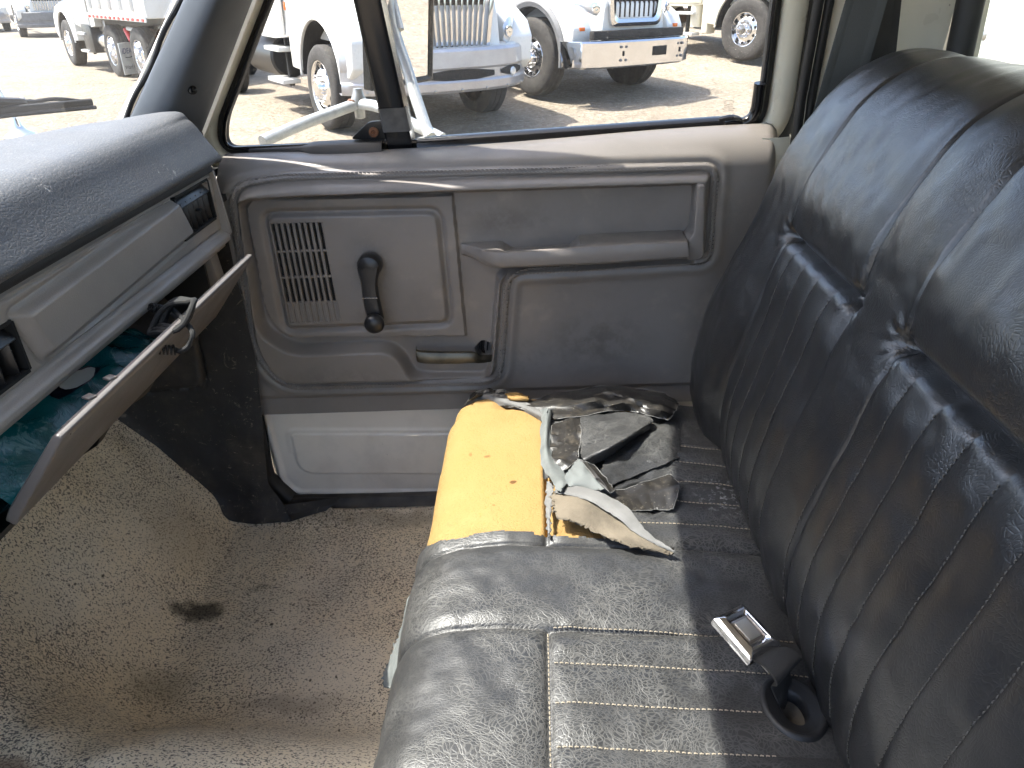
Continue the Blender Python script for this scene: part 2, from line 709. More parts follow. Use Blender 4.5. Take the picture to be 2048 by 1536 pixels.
# ---- floor covering: dusty rubber mat rising to the toe board and the tunnel
def floor_z(x, y):
    toe = np.clip(-0.70 - x, 0, 1)
    r = 0.06
    t = np.where(toe < r, toe * toe / (2 * r), toe - r / 2) * 1.42
    foot = 0.86 + 0.55 * np.clip(-0.64 - x, 0, 0.5)
    tun = 0.22 * sst((foot - y) / 0.26) * (0.75 + 0.25 * sst((-0.2 - x) / 0.4))
    fold = 0.006 * vnoise(x, y, 9) + 0.004 * vnoise(x, y, 19, 3)
    side = 0.012 * sst((y - 1.33) / 0.05)
    return np.sqrt(t * t + tun * tun + 1e-6) * 0.96 + 0.04 * (t + tun) + fold + side


_x = np.linspace(-1.16, 0.55, 240)
_y2 = np.linspace(-0.35, 1.400, 240)
_X, _Y = np.meshgrid(_x, _y2, indexing='ij')


def mat_material():
    m = MT('dusty_floor_mat', (0.77, 0.655, 0.475), 0.88, 0, 0.25)
    m.mix(m.rng(m.noise(3.2, 5, 0.6), 0.35, 0.7), (0.66, 0.585, 0.46))
    m.mix(m.math('MULTIPLY', m.rng(m.noise(14, 5, 0.65), 0.5, 0.75), 0.5), (0.78, 0.69, 0.54))
    w = m.warp(90, 0.006, 2)
    nz = m.noise(270, 1.5, 0.5, 0.6, vec=m.stretch((1, 1.35, 1), vec=w))
    nz2 = m.noise(4.0, 4, 0.6)
    # worn places show less of the dark grain
    thr = m.rng(nz2, 0.3, 0.7, 0.50, 0.60)
    tun = m.n.new('ShaderNodeSeparateXYZ')
    m.l.new(m.tc, tun.inputs[0])
    near = m.rng(tun.outputs[1], 0.45, 1.0, 0.05, 0.0)
    thr = m.math('SUBTRACT', thr, near)
    d = m.math('SUBTRACT', nz, thr)
    k = m.rng(d, 0.0, 0.05)
    m.mix(m.math('MULTIPLY', k, 0.9), (0.12, 0.105, 0.095))
    m.bump(m.math('MULTIPLY', k, -1.0), 0.5, 0.0015)
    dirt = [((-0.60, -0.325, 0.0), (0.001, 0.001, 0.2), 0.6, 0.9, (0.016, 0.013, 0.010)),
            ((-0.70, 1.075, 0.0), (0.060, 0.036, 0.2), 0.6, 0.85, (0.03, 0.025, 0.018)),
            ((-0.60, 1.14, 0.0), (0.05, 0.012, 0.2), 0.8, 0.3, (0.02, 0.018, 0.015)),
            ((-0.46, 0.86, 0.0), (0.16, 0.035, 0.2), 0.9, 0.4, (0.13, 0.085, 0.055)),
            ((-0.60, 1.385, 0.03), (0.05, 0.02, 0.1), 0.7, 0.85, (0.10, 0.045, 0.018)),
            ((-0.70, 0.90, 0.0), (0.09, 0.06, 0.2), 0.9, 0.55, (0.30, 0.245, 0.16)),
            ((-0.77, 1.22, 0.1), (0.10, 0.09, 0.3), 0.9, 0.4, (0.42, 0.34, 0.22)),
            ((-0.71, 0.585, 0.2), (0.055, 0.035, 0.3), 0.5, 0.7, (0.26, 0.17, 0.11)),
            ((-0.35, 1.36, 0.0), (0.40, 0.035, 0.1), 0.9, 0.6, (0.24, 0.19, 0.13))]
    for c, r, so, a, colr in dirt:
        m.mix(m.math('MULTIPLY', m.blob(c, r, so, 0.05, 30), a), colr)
    sp = m.rng(m.noise(230, 2), 0.735, 0.76)
    m.mix(m.math('MULTIPLY', sp, 0.6), (0.55, 0.5, 0.42))
    return m.m


M['floor'] = mat_material()
fl = obj('floor', gridvf(np.stack([_X, _Y, floor_z(_X, _Y)], -1)), M['floor'], angle=180)
tag(fl, kind='structure')

# ---- kick panel: black moulded side of the footwell, with a lip over the mat
def kick_material():
    m = MT('scuffed_black_plastic', (0.022, 0.021, 0.021), 0.52, 0, 0.4)
    m.mix(m.math('MULTIPLY', m.rng(m.noise(9, 6, 0.7), 0.45, 0.75), 0.55), (0.085, 0.07, 0.055))
    st = m.rng(m.noise(1, 5, 0.7, vec=m.stretch((45, 45, 120), rot=(0, 0.5, 0))), 0.64, 0.72)
    m.mix(m.math('MULTIPLY', st, 0.8), (0.34, 0.28, 0.21))
    s2 = m.rng(m.noise(26, 6, 0.75, 2.0), 0.60, 0.66)
    m.mix(m.math('MULTIPLY', s2, 0.6), (0.20, 0.165, 0.125))
    m.bump(m.noise(40, 5), 0.4, 0.004)
    m.rough(m.rng(m.noise(12, 4), 0.3, 0.7, 0.4, 0.75))
    return m.m


M['kick'] = kick_material()
kx = np.linspace(-1.16, -0.56, 110)
kv = np.linspace(0, 1, 110)
KX, KV = np.meshgrid(kx, kv, indexing='ij')
base = floor_z(KX, np.full_like(KX, 1.37)) + 0.004
# the rear end of the panel sweeps down and back along the door opening
KZ = base + KV * (0.86 - base)
KXX = KX + 0.0 * KV
edge = -0.60 - 0.045 * sst((0.45 - KZ) / 0.5) + 0.075 * sst((0.12 - KZ) / 0.14)
KXX = -1.16 + (KX + 1.16) / 0.60 * (edge + 1.16)
KY = 1.376 - 0.030 * np.exp(-((KZ - base) / 0.03) ** 2) - 0.012 * sst((KXX + 0.75) / 0.1) * sst((0.5 - KZ) / 0.3)
pn = np.array([P(a, b, Y=1.37)[[0, 2]] for a, b in ((268, 640), (385, 640), (412, 775), (285, 790))])
dd = sdpoly(KXX, KZ, roundpoly(pn, 0.02))
KY -= 0.009 * sst(-dd / 0.008)
KY += 0.006 * np.exp(-(dd / 0.003) ** 2)
KY += 0.003 * vnoise(KXX, KZ, 16, 2)
obj('kick_panel', gridvf(np.stack([KXX, KY, KZ], -1)), M['kick'], cab, angle=60)

# ---- sill plate under the door, ridged
sy = np.linspace(1.382, 1.50, 60)
sx = np.linspace(-0.64, 0.45, 30)
SX, SY = np.meshgrid(sx, sy, indexing='ij')
SZ = 0.036 + 0.0025 * np.sin((SY - 1.38) * 2 * math.pi / 0.0135) - 0.02 * sst((1.395 - SY) / 0.013) + 0.0015 * vnoise(SX, SY, 14)
M['sill'] = simple('worn_sill_plate', (0.06, 0.048, 0.036), 0.5, 0.3, var=0.7, vs=18, grain=120, gs=0.3)
obj('sill_plate', gridvf(np.stack([SX, SY, SZ], -1)), M['sill'], cab)
# torn end of the black lip over the sill
lip = [[P(478, 1000, Z=.05), P(520, 1010, Z=.05), P(570, 1010, Z=.05), P(640, 1000, Z=.045), P(680, 994, Z=.042)],
       [P(482, 1022, Z=.035), P(525, 1030, Z=.035), P(575, 1030, Z=.032), P(630, 1018, Z=.036), P(668, 1008, Z=.04)],
       [P(470, 1030, Z=.02), P(520, 1046, Z=.012), P(580, 1044, Z=.012), P(622, 1030, Z=.02), P(652, 1022, Z=.03)]]
obj('sill_lip', gridvf(np.array(lip)), M['kick'], cab)

# ---- windshield pillar trim (three lines: glass side, crest, door side)
def pline(b, u, z):
    b, u = np.array(b), np.array(u)
    d = (u - b) / (u - b)[2]
    return b + d * (z - b[2])


LW = (P(269, 228, Y=1.37), P(373, 0, Y=1.33))
LC = (P(313, 220, Y=1.348), P(417, 0, Y=1.308))
LC2 = (P(345, 235, Y=1.355), P(448, 0, Y=1.315))
LD = (P(399, 256, Y=1.415), P(498, 0, Y=1.378))
LE = (P(407, 256, Y=1.45), P(505, 0, Y=1.412))
LF = (P(262, 228, Y=1.39), P(366, 0, Y=1.35))
rows = []
for z in np.linspace(0.78, 1.44, 26):
    rows.append(catmull([pline(*L, z) for L in (LF, LW, LC, LC2, LD, LE)], 6))
pil = obj('pillar_trim', gridvf(np.array(rows)), M['pillar'], cab, angle=60)
sc_c = P(386, 180, Y=1.352)
_ax = nrm([0.75, -0.62, 0.1])
obj('screw', mb(lathe([(0.0, 0.004), (0.003, 0.0045), (0.0032, 0.002), (0.0045, 0.002), (0.0062, 0.003), (0.0072, 0.001), (0.0072, -0.006)], sc_c, _ax, 18)), M['black_gloss'], pil)
# torn strip of windshield rubber along the glass side of the trim
rub = [pline(*LF, z) + np.array([-0.004 + 0.003 * math.sin(z * 60), 0, 0.002]) for z in np.linspace(0.80, 1.42, 40)]
obj('windshield_rubber', tube(rub, 0.0045, 8), M['rubber'], cab)
ex = [pline(*LF, z) + np.array([-0.012, 0.010, 0.0]) for z in np.linspace(0.78, 1.42, 12)]
obj('windshield_frame', tube(ex, 0.006, 10), M['cream'], cab)

# ---- painted body pillar between trim and door
rows = []
for z in np.linspace(0.70, 1.44, 20):
    a, b = pline(*LE, z), pline(*LD, z)
    rows.append([a + [-0.012, 0.03, 0], a + [-0.004, 0.006, 0], a + [0.006, 0.004, 0], a + [0.012, 0.02, 0], a + [0.010, 0.09, 0]])
obj('door_jamb', gridvf(np.array(rows)), M['cream'], cab, angle=60)

# ---- windshield, header and roof
YC = 0.585
def bulge(y):
    return -0.085 * (1 - ((y - YC) / 0.76) ** 2)


ys = np.linspace(YC - 0.80, YC + 0.76, 40)
zs = np.linspace(0.80, 1.41, 12)
A = []
for z in zs:
    w = pline(*LF, z)
    hw = w[1] - YC
    A.append([[w[0] - 0.02 + bulge(YC + t * 0.76), YC + t * hw, z] for t in np.linspace(-1.05, 1, 40)])
obj('windshield', gridvf(np.array(A)), M['windshield'], cab)
wt = pline(*LF, 1.405)
roof = []
for k, (dx, dz) in enumerate([(-0.035, 0.035), (-0.03, -0.005), (-0.01, -0.02), (0.02, -0.022), (0.06, -0.01), (0.16, 0.015), (0.4, 0.03), (0.7, 0.03), (0.88, 0.0), (0.93, -0.06)]):
    roof.append([[wt[0] + dx + bulge(y) * (1 - min(1, max(0, (dx + 0.035) / 0.5))), y, 1.43 + dz - 0.05 * max(0, (abs(y - YC) - 0.5) / 0.3) ** 2] for y in np.linspace(YC - 0.90, YC + 0.80, 40)])
M['liner'] = simple('pale_headliner', (0.62, 0.59, 0.54), 0.8, grain=300, gs=0.2, var=0.2)
obj('roof_liner', gridvf(np.array(roof)), M['liner'], cab)
out = [[[p[0] + (-0.012 if i == 0 else 0), p[1] * 1.0, p[2] + 0.045] for p in r] for i, r in enumerate(roof)]
obj('roof', gridvf(np.array(out)), M['cream'], cab)

# ---- rear side pillar, rear wall with window opening, seals
rows = []
for z in np.linspace(0.0, 1.44, 24):
    y = min(1.45, yw(z, 0.045))
    rows.append([[0.485, y + 0.05, z], [0.492, y + 0.008, z], [0.505, y - 0.004, z], [0.55, y - 0.008, z], [0.60, y - 0.010, z], [0.645, y - 0.018, z], [0.668, y - 0.03, z], [0.676, y - 0.05, z]])
obj('rear_pillar', gridvf(np.array(rows)), M['cream'], cab, angle=60)
def rear_panel(y0, y1, z0, z1):
    return box(((0.70), (y0 + y1) / 2, (z0 + z1) / 2), (0.04, y1 - y0, z1 - z0), 0.004)


obj('rear_wall', mb(rear_panel(-0.32, 1.46, 0.0, 0.80), rear_panel(-0.32, 1.40, 1.30, 1.45), rear_panel(1.352, 1.46, 0.8005, 1.2995), rear_panel(-0.32, -0.18, 0.8005, 1.2995)), M['cream'], cab)
rw = roundpoly([(-0.16, 0.82), (1.345, 0.82), (1.345, 1.28), (-0.16, 1.28)], 0.07)
rw3 = [np.array([0.684, p[0], p[1]]) for p in rw]
obj('rear_window_seal', tube(rw3, 0.021, 10, closed=True), M['rubber'], cab)
obj('rear_window', ([(0.70, p[0], p[1]) for p in rw], [tuple(range(len(rw)))]), M['clear_glass'], cab, smooth=False)
# weatherstrip on the body, two ribs
for dx, r, nm in ((0.470, 0.0085, 'weatherstrip'), (0.488, 0.0075, 'weatherstrip')):
    pts = [[dx + 0.01 * sst((0.9 - z) / 0.4), min(1.45, yw(z, 0.05)) - 0.002, z] for z in np.linspace(0.0, 1.40, 24)]
    obj(nm, tube(pts, r, 10), M['rubber'], cab)
# roof rail above the door
rail = [[x, yw(1.375) - 0.01, 1.385 - 0.25 * max(0, -0.12 - x) ** 1.3] for x in np.linspace(-0.22, 0.68, 20)]
obj('roof_rail', tube(rail, 0.03, 12, flat=(1, 1.0)), M['cream'], cab)

# ---- firewall, cowl, hood and wing beyond the windshield
obj('firewall', box((-1.18, 0.5, 0.42), (0.03, 1.9, 0.9), 0.004), M['cavity'], cab)
hood = []
for x in np.linspace(-0.98, -2.1, 14):
    t = (-0.98 - x) / 1.12
    hood.append([[x, y, 0.74 - 0.30 * t - 0.04 * abs((y - YC) / 0.9) ** 3 + 0.02 * math.cos((y - YC) * 3.2)] for y in np.linspace(-0.3, 1.47, 24)] + [[x, 1.485, 0.66 - 0.3 * t], [x, 1.49, 0.10]])
obj('hood', gridvf(np.array(hood)), M['cream'], cab)

obj('cowl_side_blocker', mb(box((-0.99, 1.487, 0.36), (0.66, 0.02, 0.90), 0.004), box((-0.72, 1.462, 0.40), (0.12, 0.03, 0.84), 0.004)), M['cream'], cab)  # outer body panel added to block sun leaking onto the floor
obj('cowl', prism([(-0.93, 1.0, 0.80), (-0.93, 1.49, 0.80), (-1.10, 1.49, 0.792), (-1.10, 1.0, 0.80)], (0, 0, -0.10), 0.01), M['cream'], cab)

obj('cowl_floor_blocker', mb(box((-0.90, 0.55, 0.775), (0.56, 1.84, 0.012)), box((-0.70, 1.36, 0.74), (0.22, 0.06, 0.012))), M['cavity'], cab, smooth=False)  # unseen plates added to stop sun leaking in past the dash end

gp_ = []
for z in np.linspace(0.0, 1.40, 16):
    y = yw(max(z, 0.6), 0.0)
    gp_.append([[0.425, y + 0.012, z], [0.50, y + 0.012, z]])
obj('jamb_shadow_strip', gridvf(np.array(gp_)), M['rubber'], cab)

# grit and crumbs swept into the corners of the mat
gr_ = []
rg = np.random.default_rng(3)
for k in range(230):
    if k < 150:
        x, y = -0.62 + rg.normal(0, 0.09), 1.372 - abs(rg.normal(0, 0.022))
    else:
        x, y = rg.uniform(-0.85, -0.25), rg.uniform(0.72, 1.35)
    r_ = abs(rg.normal(0.0008, 0.0006)) + 0.0005
    z = float(floor_z(np.array(x), np.array(y)))
    gr_.append(box((x, y, z + r_ * 0.3), (r_ * 2, r_ * 1.5, r_ * 1.4), 0, Matrix.Rotation(rg.uniform(0, 3), 3, 'Z')))
M['grit'] = simple('pale_grit', (0.30, 0.25, 0.18), 0.9, var=0.8, vs=90)
tag(obj('grit', mb(*gr_), M['grit'], smooth=False), 'pale grit and crumbs scattered over the floor mat', 'grit', kind='stuff')

obj('door_seal_strip', tube([[-0.640 - 0.022 * sst((0.5 - z) / 0.5) + 0.05 * sst((0.10 - z) / 0.08), 1.412, z] for z in np.linspace(0.03, 0.84, 30)], 0.022, 10), M['rubber'], cab)

# ================================================================== passenger door
door = thing('passenger_door', 'taupe plastic passenger door panel with window crank, armrest and dusty window', 'truck door', (-0.1, 1.42, 0.05))
DY = 1.40


def dz(px, py, Y=DY - 0.005):
    p = P(px, py, Y=Y)
    return (p[0], p[2])


def poly(pts, r, Y=DY - 0.005, n=6):
    return roundpoly([dz(a, b, Y) for a, b in pts], r, n)


pR = poly([(452, 362), (560, 345), (1440, 322), (1424, 527), (1022, 550), (1006, 768), (560, 778), (500, 700)],
          [0.06, 0.03, 0.03, 0.03, 0.03, 0.05, 0.09, 0.05], n=9)
pS = poly([(474, 393), (600, 384), (1402, 358), (1392, 470), (1388, 528), (1004, 548), (985, 757), (826, 757), (790, 694), (585, 702), (520, 655)],
          [0.035, 0.0, 0.02, 0.0, 0.012, 0.012, 0.03, 0.03, 0.03, 0.04, 0.03], n=8)
pT = poly([(486, 398), (907, 388), (934, 674), (568, 678), (530, 630)], [0.03, 0.002, 0.003, 0.03, 0.03])
pU = poly([(533, 432), (874, 425), (896, 642), (576, 654)], [0.018, 0.02, 0.018, 0.012])
gq = [dz(a, b) for a, b in ((541, 445), (645, 442), (683, 642), (581, 645))]     # speaker grille corners
nu, nv = 460, 300
U, Vv = np.meshgrid(np.linspace(0, 1, nu), np.linspace(0, 1, nv), indexing='ij')
tl, tr_, br, bl = (-0.640, 0.820), (0.440, 0.820), (0.440, 0.262), (-0.640, 0.262)
c_l = lambda z: -0.640 + (0.0 if True else 0)
DX = (1 - U) * (-0.640 - 0.0 + 0.035 * sst((Vv - 0.35) / 0.65)) + U * 0.440
ZT = 0.798 + 0.014 * sst((DX + 0.2) / 0.55) + 0.006 * sst((-0.35 - DX) / 0.2)
DZ = 0.262 + Vv * (ZT - 0.262)
dR, dS, dT, dU = (sdpoly(DX, DZ, q) for q in (pR, pS, pT, pU))
dG = sdpoly(DX, DZ, np.array(gq))
H = np.zeros_like(DX)
# bottom flange: shallow step above the lower edge
H += 0.006 * sst((DZ - 0.300) / 0.012)
# raised moulding with stitched band and roll
H += 0.005 * np.exp(-((dR - 0.010) / 0.010) ** 2)
H += 0.010 * sst((0.0 - dR) / 0.006)
H += -0.006 * np.exp(-((dR + 0.017) / 0.0035) ** 2)
H += 0.020 * sst((-0.014 - dR) / 0.016)
# recess
HS = -0.004 + 0.0 * H
wS = sst((0.001 - dS) / 0.014)
H = H * (1 - wS) + HS * wS
# raised plate with inner panel
H += 0.011 * sst(-dT / 0.0045)
H += -0.007 * np.exp(-((dU - 0.006) / 0.006) ** 2) + 0.003 * sst((0.002 - dU) / 0.006)
# behind the speaker slots
H -= 0.014 * sst(-dG / 0.002)
# sill roll at the top: sweeps back to the glass
rr = 0.062
q = np.clip((DZ - (ZT - rr)) / rr, 0, 0.9995)
rollback = 0.075 * (1 - np.sqrt(1 - q * q))
H -= rollback
# rear end folds back, front end too
H -= 0.05 * sst((DX - 0.405) / 0.04) ** 2
# dents: hole beside the release lever
hc = dz(966, 712)
hole = sdpoly(DX, DZ, poly([(948, 700), (963, 683), (984, 690), (988, 714), (972, 731), (956, 722)], 0.006))
H -= 0.03 * sst(-hole / 0.004)
H += 0.0006 * vnoise(DX, DZ, 22, 4)
trim = obj('trim_panel', gridvf(np.stack([DX, DY - H, DZ], -1)), M['trim'], door, angle=50)

# ---- stitching along the moulding: two rows
def along(polyg, off, step):
    n = len(polyg)
    pts = np.array(polyg)
    # inward offset by vertex normals
    a = np.roll(pts, -1, 0) - np.roll(pts, 1, 0)
    t = a / (np.linalg.norm(a, axis=1, keepdims=True) + 1e-12)
    nn = np.stack([-t[:, 1], t[:, 0]], 1)
    area = np.sum(pts[:, 0] * np.roll(pts[:, 1], -1) - np.roll(pts[:, 0], -1) * pts[:, 1])
    pts = pts + nn * off * (1 if area > 0 else -1)
    out = []
    for i in range(n):
        p, q2 = pts[i], pts[(i + 1) % n]
        L = np.linalg.norm(q2 - p)
        k = max(1, int(L / step))
        for j in range(k):
            out.append((p + (q2 - p) * (j / k), (q2 - p) / (L + 1e-9)))
    return out


def door_h(x, z):
    i = np.argmin(np.abs(DZ[0] - z))
    u = np.argmin(np.abs(DX[:, i] - x))
    return H[u, i]


st = []
last = None
for off in (0.0035, 0.0105):
    for (p, t) in along(pR, off, 0.0075):
        if last is not None and np.linalg.norm(p - last) < 0.0055:
            continue
        last = p
        h = door_h(p[0], p[1])
        an = math.atan2(t[1], t[0])
        st.append(box((p[0], DY - h - 0.0010, p[1]), (0.0056, 0.0034, 0.0026), 0.0, Matrix.Rotation(-an + 0.25, 3, 'Y')))
obj('stitching', mb(*st), M['trim'], trim, kind='stuff', smooth=False)

# ---- speaker grille: slats and crossbars over the dark recess
gq = [np.array(p) for p in gq]
def gpt(u, v):
    return (1 - v) * ((1 - u) * gq[0] + u * gq[1]) + v * ((1 - u) * gq[3] + u * gq[2])


hU = door_h(*dz(720, 460)) + 0.0002
obj('grille_back', prism([(p[0], DY - hU + 0.010, p[1]) for p in (gpt(0, 0), gpt(1, 0), gpt(1, 1), gpt(0, 1))], (0, 0.002, 0)), M['dark'], trim, smooth=False)
nsl = 10
for i in range(nsl):
    u = i / (nsl - 1)
    w = 0.0027 if 0 < i < nsl - 1 else 0.0018
    a, b = gpt(u, 0), gpt(u, 1)
    pts = [(a[0] - w, DY - hU, a[1]), (a[0] + w, DY - hU, a[1]), (b[0] + w, DY - hU, b[1]), (b[0] - w, DY - hU, b[1])]
    obj('grille_slat', prism(pts, (0, 0.008, 0), 0.0008, 1), M['trim'], trim)
for v, w in ((0.0, 0.0015), (0.275, 0.0022), (0.53, 0.0022), (0.79, 0.0022), (1.0, 0.002)):
    a, b = gpt(0, v), gpt(1, v)
    pts = [(a[0], DY - hU + 0.001, a[1] - w), (b[0], DY - hU + 0.001, b[1] - w), (b[0], DY - hU + 0.001, b[1] + w), (a[0], DY - hU + 0.001, a[1] + w)]
    obj('grille_crossbar', prism(pts, (0, 0.006, 0), 0.0006, 1), M['trim'], trim)
a, b, c2, d2 = gpt(0, 0.79), gpt(1, 0.79), gpt(1, 1), gpt(0, 1)
obj('grille_blank', prism([(p[0], DY - hU + 0.0035, p[1]) for p in (a, b, c2, d2)], (0, 0.002, 0)), M['trim'], trim, smooth=False)

# ---- armrest: cupped pull at the front, padded rest behind
rows = []
for x in np.concatenate([np.linspace(-0.158, -0.088, 12), np.linspace(-0.080, 0.258, 40), [0.262, 0.265]]):
    e = sst((x + 0.160) / 0.075)
    yo = 1.395 - 0.062 * e if x < -0.085 else 1.333
    tz = 0.628 + 0.006 * sst((x + 0.05) / 0.2)
    bz = 0.596 + 0.008 * (1 - sst((x + 0.16) / 0.08)) + 0.004 * sst((x - 0.1) / 0.15)
    cup = 0.0
    if -0.085 < x < 0.06:
        cup = 0.016 * sst((x + 0.085) / 0.03) * sst((0.066 - x) / 0.014)
    end = 1 - 0.35 * (x > 0.2635)
    zt = bz + (tz - bz) * end
    yi = 1.42
    rows.append([[x, yi, bz - 0.004], [x, yo + 0.006, bz], [x, yo + 0.001, bz + 0.005], [x, yo, bz + 0.012], [x, yo + 0.0005, zt - 0.006], [x, yo + 0.003, zt - 0.0015], [x, yo + 0.008, zt], [x, yo + 0.014, zt - cup * 0.4], [x, yo + 0.022, zt - cup], [x, yo + 0.04, zt - cup], [x, yi, zt - cup + 0.002]])
vA = gridvf(np.array(rows))
nn = len(rows[0])
vA[1].append(tuple(range(nn)))
vA[1].append(tuple(len(vA[0]) - nn + k for k in reversed(range(nn))))
obj('armrest', vA, M['trim'], door, angle=35)
# bracket block at the rear end of the armrest
bk = poly([(1376, 482), (1388, 470), (1398, 372), (1412, 372), (1408, 520), (1376, 522)], [0.004, 0.012, 0.004, 0.006, 0.012, 0.004], Y=1.345)
obj('armrest_bracket', prism([(p[0], 1.348, p[1]) for p in bk], (0, 0.06, 0), 0.006, 3), M['trim'], door, angle=60)

# ---- window crank: boss, arm, knob
cb = P(741, 528, Y=1.375)
ck = P(750, 640, Y=1.345)
crank = obj('window_crank', mb(lathe([(0.0, 0.036), (0.012, 0.036), (0.020, 0.032), (0.0235, 0.024), (0.0235, 0.006), (0.021, 0.0)], (cb[0], 1.386, cb[2]), (0, -1, 0), 26)), M['black_plastic'], door)
ar = []
for t in np.linspace(0, 1, 14):
    x, z = cb[0] + (ck[0] - cb[0]) * t - 0.004 * math.sin(math.pi * t), cb[2] + (ck[2] - cb[2]) * t
    w = 0.0215 - 0.0065 * sst(t * 3) + 0.001 * t
    y = 1.356 - 0.006 * t
    hgt = 0.008
    ar.append([[x - w, y + hgt, z], [x - w, y, z], [x - w * 0.8, y - 0.005, z], [x, y - 0.007, z], [x + w * 0.8, y - 0.005, z], [x + w, y, z], [x + w, y + hgt, z]])
obj('crank_arm', gridvf(np.array(ar)), M['black_plastic'], crank)
obj('crank_band', box((0.5 * (cb[0] + ck[0]) - 0.004, 1.3455, cb[2] + (ck[2] - cb[2]) * 0.56), (0.030, 0.0018, 0.0016), 0.0, Matrix.Rotation(0.03, 3, 'Y')), M['steel'], crank)
obj('crank_knob', lathe([(0.0, 0.034), (0.010, 0.0335), (0.0165, 0.030), (0.0195, 0.024), (0.0190, 0.014), (0.0155, 0.008), (0.010, 0.005), (0.009, 0.0)], (ck[0], 1.349, ck[2]), (0.08, -1, -0.05), 24), M['black_plastic'], crank)

# ---- release lever in its pocket
lv = [P(833, 703, Y=1.372), P(840, 714, Y=1.366), P(900, 716, Y=1.366), P(945, 715, Y=1.369), P(962, 718, Y=1.376), P(984, 716, Y=1.392)]
L2 = []
hh = [0.011, 0.013, 0.013, 0.012, 0.008, 0.006]
for p, h in zip(lv, hh):
    L2.append([p + [0, 0.004, h], p + [0, -0.002, h * 0.9], p + [0, -0.007, 0.2 * h], p + [0, -0.006, -h * 0.8], p + [0, 0.001, -h], p + [0, 0.007, 0]])
LV = gridvf(np.stack([catmull(np.array(L2)[:, k], 5) for k in range(6)], 1), closev=True)
M['lever'] = simple('worn_dark_lever', (0.10, 0.088, 0.065), 0.34, 0.65, var=0.5, vs=30)
obj('release_lever', LV, M['lever'], door)
hp = poly([(950, 700), (963, 685), (982, 691), (986, 713), (972, 728), (957, 720)], 0.004)
hy = DY - door_h(hc[0], hc[1]) - 0.002
obj('lever_hole', prism([(p[0], hy + 0.002, p[1]) for p in hp], (0, 0.002, 0)), M['dark'], door, smooth=False)
for k in range(4):
    xk = hp[:, 0].min() + 0.006 + k * 0.0085
    obj('cover_rib', box((xk, hy, hc[1] + 0.008), (0.0035, 0.003, 0.026), 0.001, Matrix.Rotation(0.15, 3, 'Y')), M['black_plastic'], door)

# ---- painted lower part of the door with pressed panel
x0, x1 = -0.660, 0.420
U, Vv = np.meshgrid(np.linspace(0, 1, 300), np.linspace(0, 1, 110), indexing='ij')
LX, LZ = x0 + U * (x1 - x0), 0.022 + Vv * (0.268 - 0.022)
pO = poly([(517, 700), (519, 830), (556, 965), (590, 994), (1700, 994), (1700, 700)], [0, 0.01, 0.05, 0.05, 0, 0], Y=1.418, n=10)
pI = poly([(578, 866), (1600, 866), (1600, 950), (596, 950)], [0.015, 0, 0, 0.045], Y=1.416)
dO, dI = sdpoly(LX, LZ, pO), sdpoly(LX, LZ, pI)
HL = 0.0055 * sst((-0.012 - dO) / 0.003) * 0 + 0.010 * sst(-dO / 0.012) - 0.006 * sst((-0.014 - dO) / 0.010) - 0.03 * sst((dO + 0.001) / 0.012)
HL += 0.005 * sst(-dI / 0.006) + 0.0025 * np.exp(-((dI - 0.004) / 0.005) ** 2) * (LZ > 0.15)
v, f = gridvf(np.stack([LX, 1.424 - HL, LZ], -1))
keep = (dO.reshape(-1) < 0.012)
f = [q for q in f if all(keep[i] for i in q)]
obj('lower_panel', (v, f), M['lower_paint'], door, angle=60)

# ---- window frame: opening outline on the leaning window plane
def w2(px, py):
    p = PW(px, py)
    return np.array([p[0], p[2]])


fr_dir = nrm(w2(540, 0) - w2(455, 225))
p_low = w2(458, 240)
ztop = 1.345
p_top = p_low + fr_dir * (ztop - p_low[1]) / fr_dir[1]
op = roundpoly([p_low + fr_dir * 0.0, w2(466, 283) * [1, 1] + [-0.010, -0.008], w2(1496, 242) + [0.012, -0.006], w2(1519, 172), [0.395, ztop], p_top], [0.05, 0.055, 0.075, 0.05, 0.07, 0.06], 10)


def w3(p, off=0.0):
    return np.array([p[0], yw(p[1], off), p[1]])


def offset(polyg, d):
    pts = np.array(polyg)
    a = np.roll(pts, -1, 0) - np.roll(pts, 1, 0)
    t = a / (np.linalg.norm(a, axis=1, keepdims=True) + 1e-12)
    area = np.sum(pts[:, 0] * np.roll(pts[:, 1], -1) - np.roll(pts[:, 0], -1) * pts[:, 1])
    nn = np.stack([t[:, 1], -t[:, 0]], 1) * (1 if area > 0 else -1)
    return pts + nn * d


ring = []
for d, off in ((0.000, 0.000), (0.001, 0.014), (0.008, 0.020), (0.016, 0.016), (0.019, 0.0)):
    ring.append([w3(p, off) for p in offset(op, d)])
seal = obj('window_seal', gridvf(np.array(ring), closev=True), M['rubber'], door, angle=60)
obj('seal_bead', tube([w3(p, 0.020) for p in offset(op, 0.003)], 0.0045, 8, closed=True), M['black_gloss'], seal)
ring = []
for d, off in ((0.0185, 0.000), (0.0190, 0.026), (0.024, 0.032), (0.042, 0.034), (0.056, 0.030), (0.062, 0.018), (0.064, -0.03)):
    r_ = []
    for p, q0 in zip(offset(op, d), op):
        # along the bottom the frame stays slim so that the trim panel meets it
        kx = sst((0.845 - q0[1]) / 0.03) * sst((0.395 - q0[0]) / 0.03) * sst((q0[0] + 0.56) / 0.03)
        pz = p.copy()
        pz[1] = max(pz[1], 0.788 if kx > 0.5 else -9)
        r_.append(w3(pz, off * (1 - kx) + 0.0 * kx))
    ring.append(r_)
obj('window_frame', gridvf(np.array(ring), closev=True), M['cream'], door, angle=60)
